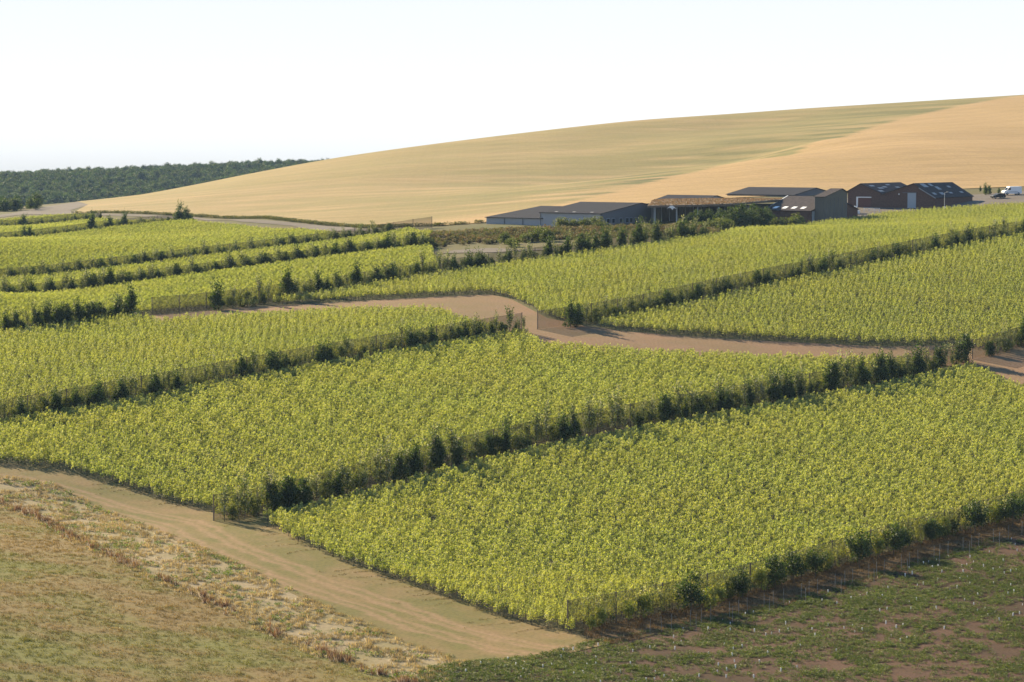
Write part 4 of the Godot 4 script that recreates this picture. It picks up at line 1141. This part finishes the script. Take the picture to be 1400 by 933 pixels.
func foreground():
	rng.seed = 505
	var tan_cols := [Color(0.35, 0.29, 0.175), Color(0.28, 0.225, 0.125), Color(0.42, 0.36, 0.24)]
	var green_cols := [Color(0.175, 0.185, 0.055), Color(0.22, 0.215, 0.07), Color(0.135, 0.15, 0.042)]
	var brown := []; var greens := []; var straw := []; var weeds := []
	for k in 3:
		var mb := MB.new(); tuft(mb, 24, 0.14, 0.4, [Color(0.22, 0.15, 0.07), Color(0.19, 0.165, 0.065), Color(0.25, 0.185, 0.095)], 0.022); brown.append(mb.mesh(mats["grass blades"]))
		mb = MB.new(); tuft(mb, 24, 0.14, 0.4, green_cols, 0.026); greens.append(mb.mesh(mats["grass blades"]))
		mb = MB.new(); tuft(mb, 28, 0.27, 0.36, tan_cols, 0.024); straw.append(mb.mesh(mats["grass blades"]))
		mb = MB.new(); weed(mb, 44, 0.32, 0.3, 0.15, [Color(0.085, 0.115, 0.035), Color(0.13, 0.15, 0.05), Color(0.06, 0.085, 0.028), Color(0.17, 0.16, 0.07)]); weeds.append(mb.mesh(mats["shrub leaves"]))
	var plain := func(p: Vector2) -> Color:
		var f := 0.95 + noise2.get_noise_2d(p.x, p.y) * 0.3 + rnd(-0.12, 0.12)
		return Color(f, f, f)
	var mp := to_poly(meadow)
	var patch := func(p: Vector2) -> float: return noise.get_noise_2d(p.x * 1.6, p.y * 1.6) + noise2.get_noise_2d(p.x * 0.7, p.y * 1.6) * 0.7
	var r := scatter(mp, 52000, func(p): return 1.0 if patch.call(p) < 0.12 + rnd(-0.25, 0.25) else 0.0, 0.6, 1.3, plain)
	many("meadow_grass", brown, r[0], r[1], "brownish seeding grass of the foreground meadow", "grass")
	r = scatter(mp, 58000, func(p): return 1.0 if patch.call(p) > 0.0 + rnd(-0.25, 0.25) else 0.0, 0.6, 1.25, plain)
	many("meadow_grass", greens, r[0], r[1], "patchy green grass of the foreground meadow", "grass")
	var sp := to_poly(strip)
	r = scatter(sp, 40000, func(p): return 1.0 if noise2.get_noise_2d(p.x * 1.6, p.y * 1.6) < 0.15 + rnd(-0.2, 0.2) else 0.0, 0.6, 1.3, plain)
	many("dry_grass", straw, r[0], r[1], "bleached dry grass on the strip between meadow and mown headland", "grass")
	r = scatter(sp, 16000, func(p): return 1.0 if noise2.get_noise_2d(p.x * 1.3, p.y * 1.3) > 0.14 + rnd(-0.25, 0.25) else 0.0, 0.4, 1.15, func(p): return plain.call(p) * 1.5)
	many("strip_weeds", weeds, r[0], r[1], "green weed clumps scattered through the bleached dry grass strip", "weeds")
	# dead dock stalks along the meadow edge
	var dock := []
	for k in 3:
		var mb := MB.new(); tuft(mb, 16, 0.75, 0.22, [Color(0.12, 0.07, 0.05), Color(0.17, 0.1, 0.07), Color(0.26, 0.18, 0.13)], 0.03); dock.append(mb.mesh(mats["grass blades"]))
	var pl := []; var ti := []
	for i in range(1, 9):
		for k in 70:
			var p := mp[i].lerp(mp[mini(i + 1, 8)], rng.randf()) + Vector2(rnd(-0.8, 0.8), rnd(-1.3, 1.3))
			if noise2.get_noise_2d(p.x * 2.0, p.y * 2.0) < -0.1: continue
			var s := rnd(0.5, 1.15)
			pl.append(Transform3D(Basis(Vector3.UP, rnd(0, TAU)).scaled(Vector3(s, s, s)), ground(p.x, p.y))); ti.append(Color(1, 1, 1))
	many("dead_stalks", dock, pl, ti, "dead brown dock stalks lining the edge of the meadow", "weeds")
	# greener grass in line with the vine rows on the mown headland
	var short := []
	for k in 3:
		var mb := MB.new(); tuft(mb, 18, 0.09, 0.22, [Color(0.13, 0.12, 0.04), Color(0.19, 0.16, 0.06), Color(0.24, 0.18, 0.09)], 0.02); short.append(mb.mesh(mats["grass blades"]))
	var f1p := to_poly(f1); var f2p := to_poly(f2)
	r = [[], []]
	for q in [f1p, f2p]:
		var n := 172.2
		while n < 306.0:
			n += 2.1
			for i in 6:
				var hit = Geometry2D.line_intersects_line(un(0, n), U, q[i], q[i + 1] - q[i])
				if hit == null: continue
				var f: float = (hit - q[i]).dot(q[i + 1] - q[i]) / (q[i + 1] - q[i]).length_squared()
				if f < 0.0 or f > 1.0: continue
				if rng.randf() < 0.3: continue
				var reach := rnd(1.5, 8.0)
				var d := -0.8
				while d < reach:
					d += rnd(0.05, 0.16)
					if rng.randf() < 0.35 + d / reach * 0.6: continue
					var p: Vector2 = hit - U * d + NN * (rnd(-0.25, 0.25) + 0.3 * sin(d * 0.7 + n))
					var s := rnd(0.6, 1.3)
					r[0].append(Transform3D(Basis(Vector3.UP, rnd(0, TAU)).scaled(Vector3(s, s, s)), ground(p.x, p.y, 0.05)))
					r[1].append(plain.call(p))
	var spread := scatter(to_poly(lawn), 90000, func(p): return 0.7 if noise2.get_noise_2d(p.x * 2.0, p.y * 2.0) > rnd(-0.5, 0.6) else 0.0, 0.5, 1.0, plain)
	r[0].append_array(spread[0]); r[1].append_array(spread[1])
	many("headland_grass", short, r[0], r[1], "short grass ridges on the mown headland in line with the vine rows", "grass")
	# the newly planted plot
	var so := to_poly(soil)
	r = scatter(so, 190000, func(p): return 1.0 if noise2.get_noise_2d(p.x * 1.6, p.y * 1.6) + noise.get_noise_2d(p.x * 2.0, p.y * 2.0) * 0.6 + (p.x - 20.0) * -0.004 > -0.08 + rnd(-0.55, 0.55) else 0.0, 0.25, 0.8, plain)
	many("plot_weeds", weeds, r[0], r[1], "green weeds growing over the bare soil of the newly planted plot", "weeds")
	r = scatter(to_poly(verge), 16000, func(p): return 1.0, 0.6, 1.35, plain)
	many("verge_grass", straw, r[0], r[1].map(func(c): return Color(c.r * 0.55, c.g * 0.46, c.b * 0.4)), "tawny dry grass under the young trees of the verge", "grass")
	# stakes and white vine guards in rows
	var mbp := MB.new(); mbp.tube(Vector3(0, -0.3, 0), Vector3(0.01, 1.7, 0), 0.024, 0.022, 6)
	var stake_mesh := mbp.mesh(mats["grey stake"])
	var mg := MB.new()
	mg.tube(Vector3(0, -0.05, 0), Vector3(0, 0.34, 0), 0.05, 0.055, 7)
	var guard_mesh := mg.mesh(mats["white guard"])
	for k in 60:
		var p := un(194.5 + k * 1.5 + rnd(-0.15, 0.15), 167.4 - (1.9 if k % 4 == 3 else 0.0) + rnd(-0.1, 0.1))
		if absf(p.x) > -p.y * 0.2 or not Geometry2D.is_point_in_polygon(p, so): continue
		var o := top("vine_stake", stake_mesh, ground(p.x, p.y))
		o.rotation = Vector3(rnd(-0.03, 0.03), 0, rnd(-0.03, 0.03))
		tag(o, "slim pale stake standing at the verge side of the newly planted plot", "stake", "stakes of the newly planted plot")
	var made := 0
	for row in 12:
		var n := 167.0 - row * 2.1
		var u := 160.0
		while u < 290.0:
			var p := un(u + rnd(-0.2, 0.2), n)
			u += 1.25
			if made >= 300 or rng.randf() > 0.22 or absf(p.x) > -p.y * 0.197 or -p.y < 226.0 or not Geometry2D.is_point_in_polygon(p, so): continue
			var o := top("vine_guard", guard_mesh, ground(p.x, p.y))
			o.scale = Vector3.ONE * rnd(0.6, 1.15)
			o.rotation = Vector3(rnd(-0.1, 0.1), 0, rnd(-0.1, 0.1))
			tag(o, "short white guard tube round a young vine in the weedy plot", "guard tube", "guard tubes of the newly planted plot")
			made += 1
